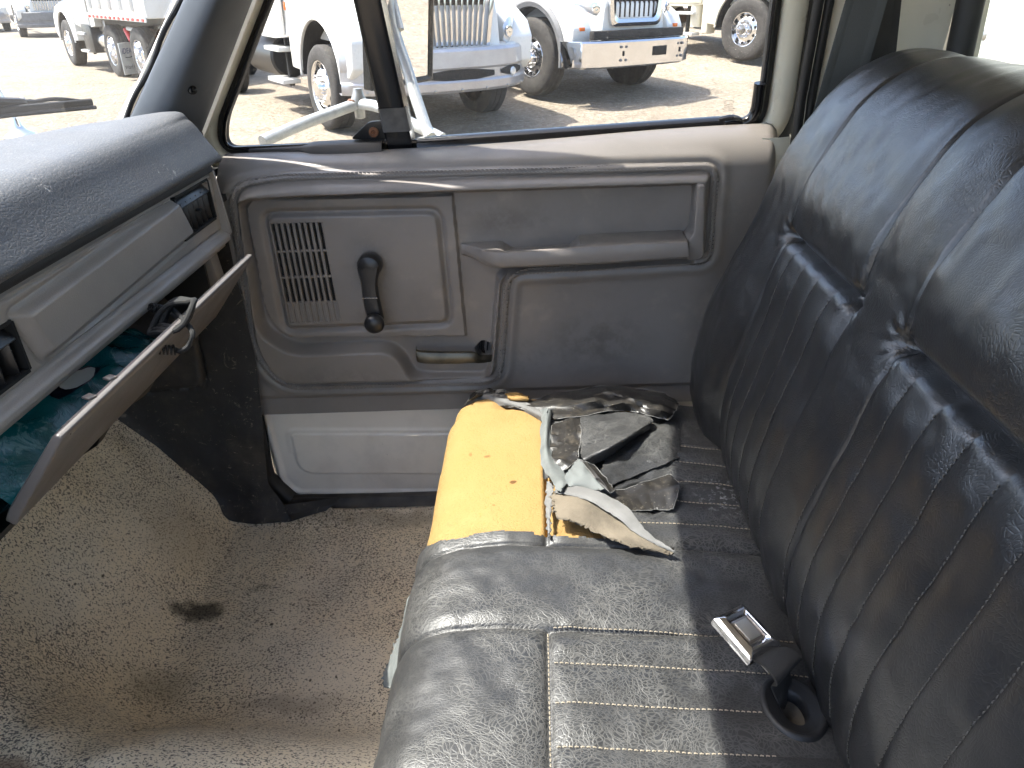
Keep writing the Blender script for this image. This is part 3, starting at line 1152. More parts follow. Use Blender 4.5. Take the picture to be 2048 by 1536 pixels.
# painted rear corner of the door below the window (closes frame and trim)
cor = []
for z in np.linspace(0.10, 0.795, 30):
    yy = yw(max(z, 0.82), 0.028)
    cor.append([[0.40, 1.415 if z < 0.8 else yy, z], [0.43, 1.412 if z < 0.8 else yy, z], [0.452, 1.418, z], [0.460, 1.45, z]])
obj('door_edge', gridvf(np.array(cor)), M['cream'], door, angle=60)
fc = []
for z in np.linspace(0.06, 0.86, 24):
    fc.append([[-0.645, 1.412, z], [-0.655, 1.418, z], [-0.662, 1.46, z]])

# ---- belt weatherstrip along the glass
zs0 = w2(830, 288)
belt = []
for x in np.linspace(-0.235, 0.345, 40):
    t = (x + 0.235) / 0.607
    z = 0.801 + 0.012 * t 
    belt.append([[x, yw(z, 0.002), z + 0.010], [x, yw(z, 0.012), z + 0.013], [x, yw(z, 0.026), z + 0.010], [x, yw(z, 0.034), z + 0.002], [x, yw(z, 0.036), z - 0.010], [x, yw(z, 0.034), z - 0.02]])
obj('belt_strip', gridvf(np.array(belt)), M['black_gloss'], door, angle=50)
vent_belt = []
for x in np.linspace(-0.56, -0.30, 24):
    z = 0.806
    k = sst((x + 0.46) / 0.03)
    vent_belt.append([[x, yw(z, 0.004), z + 0.004], [x, yw(z, 0.016), z + 0.006 + 0.004 * k], [x, yw(z, 0.034 + 0.008 * k), z + 0.002 + 0.003 * k], [x, yw(z, 0.042 + 0.012 * k), z - 0.012], [x, yw(z, 0.03), z - 0.024]])
obj('vent_belt', gridvf(np.array(vent_belt)), M['rubber'], door, angle=50)

# ---- division bar between vent window and sliding window
bar = []
b0, b1, t0, t1 = w2(779, 292), w2(831, 292), w2(712, 0), w2(768, 0)
for k in np.linspace(0, 1, 12):
    z = 0.792 + k * (1.352 - 0.792)
    xl = b0[0] + (t0[0] - b0[0]) * (z - b0[1]) / (t0[1] - b0[1])
    xr = b1[0] + (t1[0] - b1[0]) * (z - b1[1]) / (t1[1] - b1[1])
    bar.append([[xl, yw(z, 0.0), z], [xl, yw(z, 0.022), z], [xl + 0.004, yw(z, 0.026), z], [xr - 0.006, yw(z, 0.027), z], [xr - 0.001, yw(z, 0.024), z], [xr, yw(z, 0.0), z], [xr, yw(z, -0.02), z], [xl, yw(z, -0.02), z]])
db = obj('division_bar', gridvf(np.array(bar), closev=True), M['black_gloss'], door, angle=40)
M['worn_tape'] = simple('worn_grey_tape', (0.10, 0.097, 0.095), 0.42, var=0.4, vs=40)
tp = []
for z in np.linspace(0.828, 0.872, 4):
    xl = b0[0] + (t0[0] - b0[0]) * (z - b0[1]) / (t0[1] - b0[1]) - 0.001
    xr = b1[0] + (t1[0] - b1[0]) * (z - b1[1]) / (t1[1] - b1[1]) + 0.001
    tp.append([[xl, yw(z, 0.002), z], [xl, yw(z, 0.0235), z], [xl + 0.004, yw(z, 0.0275), z], [xr - 0.006, yw(z, 0.0285), z], [xr, yw(z, 0.025), z], [xr, yw(z, 0.002), z]])
obj('worn_band', gridvf(np.array(tp)), M['worn_tape'], db, angle=40)
# small bracket with rusty screw at the foot of the bar
bp = [w2(a, b) for a, b in ((706, 274), (742, 240), (771, 238), (778, 276))]
obj('corner_bracket', prism([w3(p, 0.010) for p in roundpoly(bp, 0.008)], (0, -0.012, 0), 0.003), M['black_plastic'], door)
rs = w3(w2(752, 260), 0.024)
obj('rusty_screw', lathe([(0.0, 0.002), (0.003, 0.001), (0.0045, 0.004), (0.009, 0.003), (0.0095, -0.004)], rs, (0, -1, 0), 16), M['rust'], door)

# ---- panes and lock button
def pane(px_poly, off):
    pts = [w3(p, off) for p in px_poly]
    return pts, [tuple(range(len(pts)))]


inner = offset(op, 0.006)
bx = lambda z: 0.5 * (b0[0] + b1[0]) + (0.5 * (t0[0] + t1[0]) - 0.5 * (b0[0] + b1[0])) * (z - b0[1]) / (t0[1] - b0[1])
lp = [p for p in inner if p[0] < bx(p[1]) - 0.01]
rp = [p for p in inner if p[0] > bx(p[1]) + 0.01]


def closed_pane(pts, left):
    c = np.mean(pts, 0)
    extra = [np.array([bx(0.795) + (-0.01 if left else 0.01), 0.795]), np.array([bx(1.35) + (-0.01 if left else 0.01), 1.35])]
    al = list(pts) + extra
    al.sort(key=lambda p: math.atan2(p[1] - c[1], p[0] - c[0]))
    return al


obj('vent_pane', pane(closed_pane(lp, True), 0.004), M['side_glass'], door, smooth=False)
sg = obj('side_pane', pane(closed_pane(rp, False), 0.0), M['side_glass'], door, smooth=False)
lk = P(1432, 270, Y=1.465)
obj('lock_rod', mb(lathe([(0.0, 0.016), (0.0022, 0.0155), (0.0025, 0.0), (0.006, -0.001), (0.006, -0.012)], lk + [0, 0, -0.004], (0, 0, 1), 12)), M['dull_steel'], door)

# ---- etched maker's mark on the glass
def text_mesh(s, size, align='CENTER'):
    cu = bpy.data.curves.new('t', 'FONT')
    cu.body = s
    cu.size = size
    cu.align_x = align
    cu.resolution_u = 2
    o = bpy.data.objects.new('t', cu)
    COL.objects.link(o)
    dg = bpy.context.evaluated_depsgraph_get()
    me = bpy.data.meshes.new_from_object(o.evaluated_get(dg))
    v = [tuple(x.co) for x in me.vertices]
    f = [tuple(p.vertices) for p in me.polygons]
    bpy.data.objects.remove(o)
    bpy.data.curves.remove(cu)
    bpy.data.meshes.remove(me)
    return v, f


M['etch'] = simple('etched_mark', (0.10, 0.085, 0.07), 0.8)
el = []
ang = np.linspace(0, 2 * math.pi, 28, endpoint=False)
c0 = w2(1457, 204)
for r0 in ((0.0085, 0.0036),):
    el.append(tube([w3(c0 + [r0[0] * math.cos(a), r0[1] * math.sin(a)], 0.003) for a in ang], 0.0004, 4, closed=True))
rk = np.random.default_rng(5)
for dy, hw_m in ((-0.0060, 0.0075), (-0.0095, 0.0070), (-0.0130, 0.0115), (-0.0165, 0.0090)):
    x = -hw_m
    while x < hw_m:
        w_ = rk.uniform(0.0008, 0.0022)
        el.append(prism([w3(c0 + [x, dy], 0.003), w3(c0 + [x + w_, dy], 0.003), w3(c0 + [x + w_, dy + 0.0016], 0.003), w3(c0 + [x, dy + 0.0016], 0.003)], (0, 0.0002, 0)))
        x += w_ + rk.uniform(0.0006, 0.0014)
obj('glass_mark', mb(*el), M['etch'], sg, smooth=False, kind='stuff')

obj('door_skin_blocker', box((-0.09, 1.515, 0.40), (1.12, 0.02, 0.72), 0.004), M['cream'], door)  # unseen outer skin added to close sun leaks around the door

bend = [p for p in op if p[0] > 0.33 and p[1] < 0.88]
bend.sort(key=lambda p: p[0] + p[1])
bend = [np.array([0.335, 0.8135])] + [np.array([0.36, 0.817])] + [p + np.array([-0.004, 0.004]) for p in bend if p[0] > 0.375]
obj('corner_strip', tube([w3(p, 0.020) for p in catmull(bend, 3)], 0.0115, 10), M['black_gloss'], door)

# ================================================================== dashboard
dash = thing('dashboard', 'slate padded dashboard with taupe fascia, air vents and glovebox lid hanging open', 'dashboard', (-0.70, 0.7, 0.35))
prof = np.array([(-0.600, 0.814), (-0.580, 0.813), (-0.566, 0.8145), (-0.5605, 0.819), (-0.560, 0.825), (-0.564, 0.833), (-0.578, 0.857), (-0.590, 0.879), (-0.601, 0.890), (-0.617, 0.8965), (-0.650, 0.901), (-0.72, 0.9035), (-0.80, 0.901), (-0.90, 0.890)])
prof = np.array(catmull(prof, 4))
rows = []
YE = 1.336
for y in np.concatenate([np.linspace(-0.3, 1.20, 70), np.linspace(1.215, YE - 0.004, 26), [YE - 0.002, YE]]):
    e = (YE - y)
    xfz = -0.615 - 0.285 * min(1.0, max(0.0, e / 0.26)) ** 0.62
    r = []
    for (x, z) in prof:
        if x < -0.60:
            x = -0.60 + (x + 0.60) / 0.30 * (-0.60 - xfz)
        k = 1.0 if e > 0.006 else (0.85 + 0.15 * (e / 0.006))
        zz = 0.80 + (z - 0.80) * (0.97 + 0.03 * min(1, e / 0.02)) * k
        rise = 0.010 * sst((0.9 - y) / 0.6) if x < -0.575 else 0
        wob = 0.0012 * float(vnoise(x * 3, y, 9, 5))
        r.append([x, y, zz + rise + wob])
    rows.append(r)
pv, pf = gridvf(np.array(rows))
n0 = len(rows[0])
pf.append(tuple(len(pv) - n0 + k for k in range(n0)))
def pad_material():
    m = MT('faded_slate_pad', (0.086, 0.091, 0.10), 0.55, 0, 0.35)
    m.mix(m.math('MULTIPLY', m.rng(m.noise(3.5, 6, 0.65), 0.4, 0.72), 0.5), (0.12, 0.12, 0.13))
    w = m.warp(55, 0.012, 2)
    a = m.stretch((1, 0.55, 1), vec=w, rot=(0, 0, 0.7))
    cr = m.rng(m.voro(210, vec=a), 0.0, 0.28)
    m.bump(cr, 0.20, 0.0010)
    m.bump(m.noise(35, 4), 0.18, 0.002)
    # dusty crest and chalk smears
    sep = m.n.new('ShaderNodeSeparateXYZ')
    m.l.new(m.tc, sep.inputs[0])
    sp = m.rng(m.noise(520, 2), 0.56, 0.66)
    m.mix(m.math('MULTIPLY', sp, 0.28), (0.34, 0.31, 0.26))
    for c, r in (((0.0, 0.27, 0.53), (0.05, 0.06, 0.03)), ((0.125, 0.45, 0.487), (0.03, 0.03, 0.03)), ((0.12, 0.18, 0.52), (0.03, 0.02, 0.04)), ((-0.02, 0.05, 0.55), (0.10, 0.05, 0.03))):
        b = m.blob(c, r, 0.8, 0.06, 40)
        m.mix(m.math('MULTIPLY', m.math('MULTIPLY', b, m.rng(m.noise(60, 5, 0.7), 0.55, 0.66)), 0.85), (0.62, 0.60, 0.56))
    m.rough(m.rng(m.noise(12, 4), 0.3, 0.7, 0.52, 0.66))
    return m.m


M['pad2'] = pad_material()
obj('dash_pad', (pv, pf), M['pad2'], dash, angle=50)
# dark strip standing in for the shade under the pad lip
obj('pad_shade_strip', box((-0.588, 0.50, 0.808), (0.03, 1.64, 0.014), 0.002), M['rubber'], dash)


def yz(px, py, X=-0.575):
    p = P(px, py, X=X)
    return (p[1], p[2])


def ypoly(pts, r, X=-0.575):
    return roundpoly([yz(a, b, X) for a, b in pts], r)


gp = ypoly([(28, 628), (352, 396), (393, 470), (102, 722)], [0.012, 0.010, 0.010, 0.012])
v1 = ypoly([(352, 396), (419, 363), (441, 432), (396, 470)], [0.003, 0.004, 0.004, 0.003])
v2 = ypoly([(-120, 735), (30, 640), (78, 738), (-50, 835)], [0.003, 0.004, 0.004, 0.003])
bz1 = ypoly([(330, 398), (425, 346), (458, 440), (396, 492)], [0.01, 0.008, 0.008, 0.01])
FU, FV = np.meshgrid(np.linspace(-0.3, 1.330, 520), np.linspace(0.655, 0.808, 110), indexing='ij')
dgp, dv1, dv2, db1 = (sdpoly(FU, FV, q) for q in (gp, v1, v2, bz1))
FH = -0.002 + 0.0 * FU
FH += 0.004 * sst((0.797 - FV) / 0.004)
FH -= 0.003 * np.exp(-((FV - 0.7905) / 0.0016) ** 2)
FH += 0.013 * sst(-dgp / 0.012) - 0.003 * np.exp(-((dgp - 0.003) / 0.003) ** 2)
# lower roll
FH += 0.013 * np.exp(-((FV - 0.683) / 0.009) ** 4)
FH -= 0.0035 * np.exp(-((FV - 0.6985) / 0.0016) ** 2)
FH -= 0.02 * sst((0.668 - FV) / 0.012)
FH = np.where(np.minimum(dv1, dv2) < 0, FH - 0.055 * sst(-np.minimum(dv1, dv2) / 0.002), FH)
FH -= 0.012 * sst((FU - 1.322) / 0.008)
FX = -0.585 + FH + 0.002 * sst((FV - 0.7) / 0.1)
fas = obj('fascia', gridvf(np.stack([FX, FU, FV], -1)), M['trim_light'], dash, angle=45)


def vent(v, nm, blades):
    ys_, zs_ = v[:, 0], v[:, 1]
    ya, yb, za, zb = ys_.min() + 0.006, ys_.max() - 0.006, zs_.min() + 0.003, zs_.max() - 0.003
    yc, zc = (ya + yb) / 2, (za + zb) / 2
    o = obj(nm, mb(box((-0.628, yc, zc), (0.004, yb - ya, zb - za)), box((-0.605, yc, zb + 0.001), (0.05, yb - ya, 0.004)), box((-0.605, yc, za - 0.001), (0.05, yb - ya, 0.004)),
                   box((-0.605, ya - 0.001, zc), (0.05, 0.004, zb - za)), box((-0.605, yb + 0.001, zc), (0.05, 0.004, zb - za))), M['dark'], dash, smooth=False)
    obj('vent_hood', box((-0.590, yc, zb - 0.010), (0.026, yb - ya - 0.004, 0.004), 0.001, Matrix.Rotation(0.9, 3, 'Y')), M['black_plastic'], o)
    for k in range(blades):
        y = ya + (yb - ya) * (k + 0.7) / (blades + 0.4)
        obj('louver', box((-0.597, y, zc - 0.006), (0.030, 0.0032, zb - za - 0.014), 0.001, Matrix.Rotation(0.35, 3, 'Z')), M['black_plastic'], o)
    obj('vent_tab', box((-0.580, yc + 0.006, zc - 0.004), (0.010, 0.008, 0.0035), 0.0012), M['black_plastic'], o)
    return o


vent(v1, 'air_vent', 6)
vent(v2, 'air_vent', 4)
# side bracket and end of the dash beside the door
obj('dash_end', prism([(-0.575, 1.322, 0.80), (-0.568, 1.322, 0.690), (-0.600, 1.322, 0.655), (-0.86, 1.322, 0.62), (-0.86, 1.322, 0.84), (-0.62, 1.322, 0.84)], (0, 0.006, 0)), M['trim_light'], dash, smooth=False)
obj('side_bracket', prism([(-0.590, 1.262, 0.675), (-0.584, 1.262, 0.60), (-0.61, 1.262, 0.57), (-0.66, 1.262, 0.53), (-0.72, 1.262, 0.57), (-0.74, 1.262, 0.675)], (0, 0.035, 0), 0.006), M['trim'], dash)
# glovebox cavity
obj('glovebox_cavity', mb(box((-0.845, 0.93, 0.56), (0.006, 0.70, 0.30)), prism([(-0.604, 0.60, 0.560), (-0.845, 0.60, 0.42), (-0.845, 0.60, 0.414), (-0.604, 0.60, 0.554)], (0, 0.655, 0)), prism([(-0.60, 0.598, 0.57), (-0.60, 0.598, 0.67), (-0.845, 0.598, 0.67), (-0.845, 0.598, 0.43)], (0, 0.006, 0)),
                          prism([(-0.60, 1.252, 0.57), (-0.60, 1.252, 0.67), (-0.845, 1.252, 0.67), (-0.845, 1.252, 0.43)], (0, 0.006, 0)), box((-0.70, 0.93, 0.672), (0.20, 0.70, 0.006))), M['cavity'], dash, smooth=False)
obj('lower_panel', box((-0.665, 0.135, 0.618), (0.18, 0.90, 0.10), 0.012, None, 3), M['trim_light'], dash)

# glovebox lid, open
M['lid'] = plastic('grey_lid_plastic', (0.135, 0.122, 0.114), 0.45)
A0, B0 = np.array([-0.484, 0.686]), np.array([-0.574, 0.578])
nin = nrm([-(A0 - B0)[1], (A0 - B0)[0]])
if nin[0] > 0:
    nin = -nin
q4 = [A0, B0, B0 + nin * 0.012, B0 + nin * 0.014 + (A0 - B0) * 0.12, A0 + nin * 0.010 - (A0 - B0) * 0.03, A0 + nin * 0.005]
lid = obj('glovebox_lid', prism([(p[0], 0.622, p[1]) for p in q4], (0, 0.572, 0), 0.003, 2), M['lid'], dash, angle=50)
q5 = [A0 + nin * 0.007 - (A0 - B0) * 0.05, B0 + nin * 0.010 + (A0 - B0) * 0.15, B0 + nin * 0.018 + (A0 - B0) * 0.2, A0 + nin * 0.013 - (A0 - B0) * 0.12]
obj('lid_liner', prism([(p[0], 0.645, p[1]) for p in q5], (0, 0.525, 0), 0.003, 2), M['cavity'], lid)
tp_ = (A0 + nin * 0.007 - (A0 - B0) * 0.02)
obj('lid_rim', prism([(tp_[0] - 0.004, 0.640, tp_[1] + 0.001), (tp_[0] + 0.005, 0.640, tp_[1] - 0.001), (tp_[0] + 0.003, 0.640, tp_[1] - 0.010), (tp_[0] - 0.008, 0.640, tp_[1] - 0.008)], (0, 0.53, 0), 0.001), M['trim'], lid)
for yy in (0.70, 0.745):
    obj('rim_chip', box((tp_[0] - 0.007, yy, tp_[1] + 0.002), (0.010, 0.013, 0.003), 0.001, Matrix.Rotation(0.4 + yy, 3, 'Z')), M['trim'], lid)

# dusty ducts inside the cavity
rr_ = []
for y in np.linspace(0.95, 1.24, 16):
    rr_.append([[-0.735 - 0.07 * math.cos(a) , y, 0.545 + 0.08 * math.sin(a) + 0.01 * math.sin(y * 40 + a)] for a in np.linspace(0, 2 * math.pi, 14, endpoint=False)])
M['dusty'] = simple('dusty_duct', (0.075, 0.065, 0.055), 0.85, var=0.6, vs=18, grain=60, gs=0.5)
obj('heater_duct', gridvf(np.array(rr_), closev=True), M['dusty'], dash)

# ------------------------------------------------------------------ teal parts bag stuffed in the glovebox
def bag_mat():
    m = MT('teal_bag_plastic', (0.005, 0.105, 0.110), 0.25, 0, 0.5)
    m.mix(m.math('MULTIPLY', m.rng(m.noise(24, 5, 0.7, 1.5), 0.55, 0.62), 0.55), (0.16, 0.33, 0.33))
    m.bump(m.noise(22, 5, 0.6, 1.2), 0.7, 0.006)
    return m.m


M['teal'] = bag_mat()
M['bag_white'] = simple('bag_white_print', (0.55, 0.55, 0.50), 0.4)
M['bag_navy'] = simple('bag_navy_print', (0.012, 0.014, 0.03), 0.4)
bag = thing('plastic_bag', 'crumpled teal plastic parts bag with white print inside the open glovebox', 'bag', (-0.64, 0.85, 0.5))
bb = []
BY = np.linspace(0.63, 1.06, 90)
BV = np.linspace(0, 1, 60)
for y in BY:
    r = []
    for v in BV:
        t = (y - 0.63) / 0.43
        x = -0.575 - 0.16 * v - 0.014 * math.sin(v * 7 + y * 30) * v
        z = 0.565 + 0.105 * math.sin(math.pi * min(1, 0.15 + 0.62 * v)) - 0.05 * t * v + 0.010 * float(vnoise(y * 1.0, v * 0.2, 26, 2)) - 0.02 * abs(2 * t - 0.8) ** 2
        r.append([x, y, z])
    bb.append(r)
bb = np.array(bb)
bsh = obj('bag_front', gridvf(bb), M['teal'], bag, angle=80)
low = bb.copy()
low[:, :, 2] = 0.47
obj('bag_back', gridvf(np.stack([bb[:, 0], bb[:, 0] + [-0.02, 0, -0.012], bb[:, -1] * [1, 1, 0] + [0, 0, 0.50], bb[:, -1]], 1)), M['teal'], bag)


def on_bag(y, v, lift=0.0022):
    i = int(np.clip((y - 0.63) / 0.43 * 89, 0, 89))
    j = int(np.clip(v * 59, 0, 59))
    return bb[i, j] + np.array([0.0, 0, lift])


def bag_patch(y0, y1, va, vb, lift, n=14):
    return gridvf(np.array([[on_bag(y, v, lift) for v in np.linspace(va, vb, n)] for y in np.linspace(y0, y1, n)]))


obj('print_band', bag_patch(0.735, 0.868, 0.30, 0.365, 0.0016), M['bag_white'], bsh)
obj('print_block', bag_patch(0.790, 0.895, 0.17, 0.295, 0.0016), M['bag_navy'], bsh)
cc = []
for a in np.linspace(0, 2 * math.pi, 20, endpoint=False):
    cc.append(on_bag(0.855 + 0.034 * math.cos(a), 0.225 + 0.05 * math.sin(a), 0.0034))
obj('print_oval', (list(map(tuple, cc)), [tuple(range(20))]), M['bag_white'], bsh)
for k, ch in enumerate('FORD'):
    v, f = text_mesh(ch, 0.016)
    obj('print_letter', ([tuple(on_bag(0.752 + k * 0.034 + p[0], 0.318 + p[1] * 4.6, 0.0036)) for p in v], f), M['bag_navy'], bsh, smooth=False)
obj('print_line', tube([on_bag(y, 0.42 + 1.6 * (y - 0.80) ** 2 * 10, 0.002) for y in np.linspace(0.70, 0.93, 24)], 0.0008, 5), M['bag_white'], bsh)

# ------------------------------------------------------------------ bungee cord hung over the lid
bun = thing('bungee_cord', 'coiled black bungee cord with wire-wound ends hung over the glovebox lid', 'cord', (-0.49, 0.95, 0.6))
yb = 0.918
pts = []
for t in np.linspace(0, 1, 120):
    a = t * 2 * math.pi * 5.4
    pts.append(np.array([-0.495 + 0.032 * math.cos(a) * (1 + 0.15 * math.sin(a * 0.5)), yb + 0.026 * math.sin(a * 0.98) + 0.02 * t - 0.01, 0.695 + 0.018 * math.sin(a + 0.9) + 0.004 * math.cos(3 * a)]))
e1, e2 = P(325, 620, X=-0.56), P(352, 700, X=-0.488)
tail1 = catmull([e1, P(350, 632, X=-0.54), P(372, 642, X=-0.51), pts[0]], 8)
tail2 = catmull([pts[-1], P(383, 660, X=-0.465), P(378, 690, X=-0.468), P(362, 702, X=-0.478), e2], 8)
obj('cord', tube(list(tail1[:-1]) + pts + list(tail2[1:]), 0.0036, 8), M['dark'], bun)
for e, d in ((e1, nrm(P(305, 615, X=-0.565) - e1)), (e2, nrm(P(338, 700, X=-0.495) - e2))):
    a_ = nrm(np.cross(d, [0, 0, 1.0]))
    b_ = np.cross(d, a_)
    sp = [e + d * (0.024 * t) + 0.0065 * (1 - 0.25 * t) * (math.cos(t * 34) * a_ + math.sin(t * 34) * b_) for t in np.linspace(0, 1, 70)]
    obj('wire_end', tube(sp, 0.0015, 6), M['black_plastic'], bun)

# ------------------------------------------------------------------ wiper and aerial outside the windshield
wip = thing('windshield_wiper', 'black windshield wiper resting at the bottom of the glass', 'wiper', (-0.86, 1.2, 0.9))
wa = [P(-60, 232, X=-0.88), P(0, 222, X=-0.86), P(95, 213, X=-0.815), P(184, 205, X=-0.775)]
wb = [p + [0.002, 0, 0.012] for p in wa]
WA = catmull(wa, 8)
obj('blade', mb(tube(list(WA), 0.006, 8, flat=(0.6, 1.1)), tube([p + np.array([0.004, 0, -0.008]) for p in WA], 0.0035, 6)), M['rubber'], wip)
wr = [P(-60, 203, X=-0.88), P(40, 205, X=-0.845), P(55, 206, X=-0.84), P(110, 198, X=-0.815), P(165, 203, X=-0.785)]
obj('arm', tube(list(catmull(wr, 6)), [0.0075] * 8 + [0.006] * 6 + [0.0035] * 11, 8), M['black_plastic'], wip)
pv_ = P(45, 204, X=-0.845)
obj('pivot_pin', lathe([(0.0, 0.009), (0.004, 0.008), (0.005, 0.0)], pv_, (0.6, -0.4, 0.7), 12), M['dull_steel'], wip)
ab = P(42, 272, X=-1.02)
ant = thing('radio_aerial', 'chrome radio aerial base standing on the wing ahead of the windshield', 'aerial', ab)
obj('base', lathe([(0.030, -0.03), (0.030, 0.0), (0.026, 0.005), (0.013, 0.012), (0.009, 0.020), (0.007, 0.034), (0.0, 0.035)], ab, (0, 0, 1), 24), M['chrome'], ant)
obj('mast', tube([ab + [0, 0, 0.03], ab + [-0.06, 0.0, 0.30], ab + [-0.12, 0, 0.62]], [0.0045, 0.003, 0.002], 8), M['steel'], ant)

# ================================================================== bench seat
seat = thing('bench_seat', 'black vinyl bench seat with pleated inserts, cushion torn open to yellow foam', 'seat', (0.1, 0.55, 0.0))


def groove(d, w, depth):
    return -depth * np.exp(-(d / w) ** 2)


def sweep(prof, n):
    p = catmull(prof, 12)
    s = np.concatenate([[0], np.cumsum(np.linalg.norm(np.diff(p, axis=0), axis=1))])
    t = np.linspace(0, s[-1], n)
    q = np.stack([np.interp(t, s, p[:, 0]), np.interp(t, s, p[:, 1])], 1)
    g = np.gradient(q, axis=0)
    g /= np.linalg.norm(g, axis=1, keepdims=True)
    return q, np.stack([-g[:, 1], g[:, 0]], 1)


def ends(y, ye, r):
    t = np.clip((y - (ye - r)) / r, 0, 0.9995)
    return -r * (1 - np.sqrt(1 - t * t))


def pleat(y, y0, y1, n, amp):
    """Puffed pleats between y0 and y1, 0 outside."""
    w = (y1 - y0) / n
    ph = (y - y0) / w
    v = np.abs(np.sin(np.pi * ph)) ** 0.55
    return np.where((y > y0) & (y < y1), amp * (v - 0.75), 0.0)


# ---- cushion cover
GX, GY = 0.258, 0.570
CP = [(-0.150, 0.060), (-0.186, 0.100), (-0.205, 0.180), (-0.212, 0.250), (-0.207, 0.300), (-0.191, 0.335), (-0.162, 0.357), (-0.120, 0.367), (-0.06, 0.371), (0.0, 0.370), (0.08, 0.366), (0.16, 0.358), (0.24, 0.348), (0.30, 0.338), (0.37, 0.315)]
CQ, CN = sweep(CP, 250)
CYE = 1.290
cy = np.concatenate([np.linspace(-0.30, 0.40, 90, endpoint=False), np.linspace(0.40, 1.24, 330, endpoint=False), np.linspace(1.24, CYE, 26)])
CX2, CY2 = np.meshgrid(CQ[:, 0], cy, indexing='ij')
CZ2 = np.repeat(CQ[:, 1][:, None], len(cy), 1)
S_IDX = np.repeat(np.linspace(0, 1, 250)[:, None], len(cy), 1)
istop = (CZ2 > 0.33)
inX = sst((CX2 + 0.010) / 0.014) * istop
SEAM_A, SEAM_B = 0.672, 0.825
D = pleat(CY2, SEAM_B, SEAM_B + 5 * 0.0535, 5, 0.0045) * inX + pleat(CY2, SEAM_A - 12 * 0.0535, SEAM_A, 12, 0.0045) * inX
for ysm in (SEAM_A, SEAM_B):
    wv = ysm + 0.006 * vnoise(CX2, CX2 * 0, 6, 2)
    D += groove(CY2 - wv, 0.0028, 0.0055) + groove(CY2 - wv, 0.014, 0.0045)
xs = (CY2 < SEAM_A) | (CY2 > SEAM_B)
D += np.where(istop & xs, groove(CX2 + 0.010, 0.0028, 0.0055) + groove(CX2 + 0.010, 0.013, 0.004), 0)
D += 0.0035 * vnoise(CX2, CY2, 7, 1) + 0.0010 * vnoise(CX2, CY2, 21, 2) + 0.0009 * vnoise(CX2, CY2, 60, 3)
D += -0.010 * np.exp(-(((CX2 - 0.10) / 0.12) ** 2 + ((CY2 - 0.45) / 0.25) ** 2))
D += ends(CY2, CYE, 0.045)
# slack, creased vinyl around the tear
slack = sst((CY2 - 0.87) / 0.06) * sst((0.24 - CX2) / 0.08) * istop
foldn = vnoise(CX2 * 0.8 + CY2 * 0.6, CY2 - CX2 * 0.7, 11, 31)
D += slack * (0.006 * np.exp(-(foldn / 0.13) ** 2) - 0.004 * np.exp(-((foldn - 0.28) / 0.1) ** 2) + 0.004 * vnoise(CX2, CY2, 24, 33))
# sunken towards the torn end
D -= 0.012 * sst((CY2 - 1.05) / 0.2)
CXX = CX2 + CN[:, 0][:, None] * D
CZZ = CZ2 + CN[:, 1][:, None] * D
torn_edge = 0.848 + 0.004 * vnoise(S_IDX, S_IDX * 0, 22, 6) + 0.002 * vnoise(S_IDX, S_IDX * 0, 70, 6) + 0.02 * sst((-0.17 - CX2) / 0.04) * (CZ2 > 0.1)
tri = sdpoly(CX2, CY2, np.array([(-0.03, 0.842), (0.100, 0.836), (0.145, 0.830), (0.085, 0.880), (0.060, 0.955), (-0.03, 0.99)]))
tri = tri + 0.004 * vnoise(CX2, CY2, 60, 8)
cut = ((CY2 > torn_edge) & ((CX2 < -0.009 + 0.004 * vnoise(CY2, CY2 * 0, 40, 4)) | (S_IDX < 0.45))) | ((tri < 0) & istop)
cut |= (CY2 > 1.215 + 0.03 * vnoise(CX2, CX2 * 0, 14, 5)) & (CX2 < 0.16)
# hole for the belt anchor beside the backrest
gh = ((CX2 - GX) / 0.027) ** 2 + ((CY2 - GY) / 0.033) ** 2
cut |= (gh < 1.0) & istop
v, f = gridvf(np.stack([CXX, CY2, CZZ], -1))
cm = cut.reshape(-1)
f = [q for q in f if not all(cm[i] for i in q)]
cover = obj('cushion_cover', (v, f), M['vinyl_dusty'], seat, angle=180)


def cush(x, y, lift=0.0):
    i = np.argmin(np.abs(CQ[:, 0] - x) + 10 * (CQ[:, 1] < 0.32))
    j = np.argmin(np.abs(cy - y))
    return np.array([CXX[i, j], y, CZZ[i, j] + lift])


# ---- foam block under the torn cover
def foam_mat():
    m = MT('yellow_foam', (0.285, 0.18, 0.070), 0.95, 0, 0.1)
    m.mix(m.math('MULTIPLY', m.rng(m.noise(9, 5, 0.6), 0.4, 0.7), 0.5), (0.31, 0.205, 0.088))
    m.mix(m.math('MULTIPLY', m.rng(m.noise(160, 3), 0.60, 0.70), 0.5), (0.28, 0.165, 0.05))
    for c, r, a in (((-0.160, 0.435, 0.36), (0.007, 0.005, 0.05), 0.95), ((-0.207, 0.515, 0.36), (0.008, 0.006, 0.05), 0.6), ((-0.238, 0.53, 0.34), (0.004, 0.008, 0.05), 0.5), ((-0.19, 0.375, 0.36), (0.004, 0.003, 0.05), 0.5)):
        m.mix(m.math('MULTIPLY', m.blob(c, r, 0.5, 0.01, 60), a), (0.10, 0.05, 0.02))
    m.mix(m.math('MULTIPLY', m.rng(m.noise(5, 6, 0.7), 0.45, 0.75), 0.35), (0.22, 0.125, 0.045))
    m.mix(m.math('MULTIPLY', m.rng(m.noise(48, 5, 0.75), 0.60, 0.72), 0.35), (0.17, 0.10, 0.045))
    m.bump(m.rng(m.voro(230, 'F1'), 0.1, 0.5), 0.35, 0.0015)
    m.bump(m.noise(210, 4, 0.7), 0.6, 0.002)
    m.bump(m.noise(28, 3), 0.25, 0.004)
    return m.m


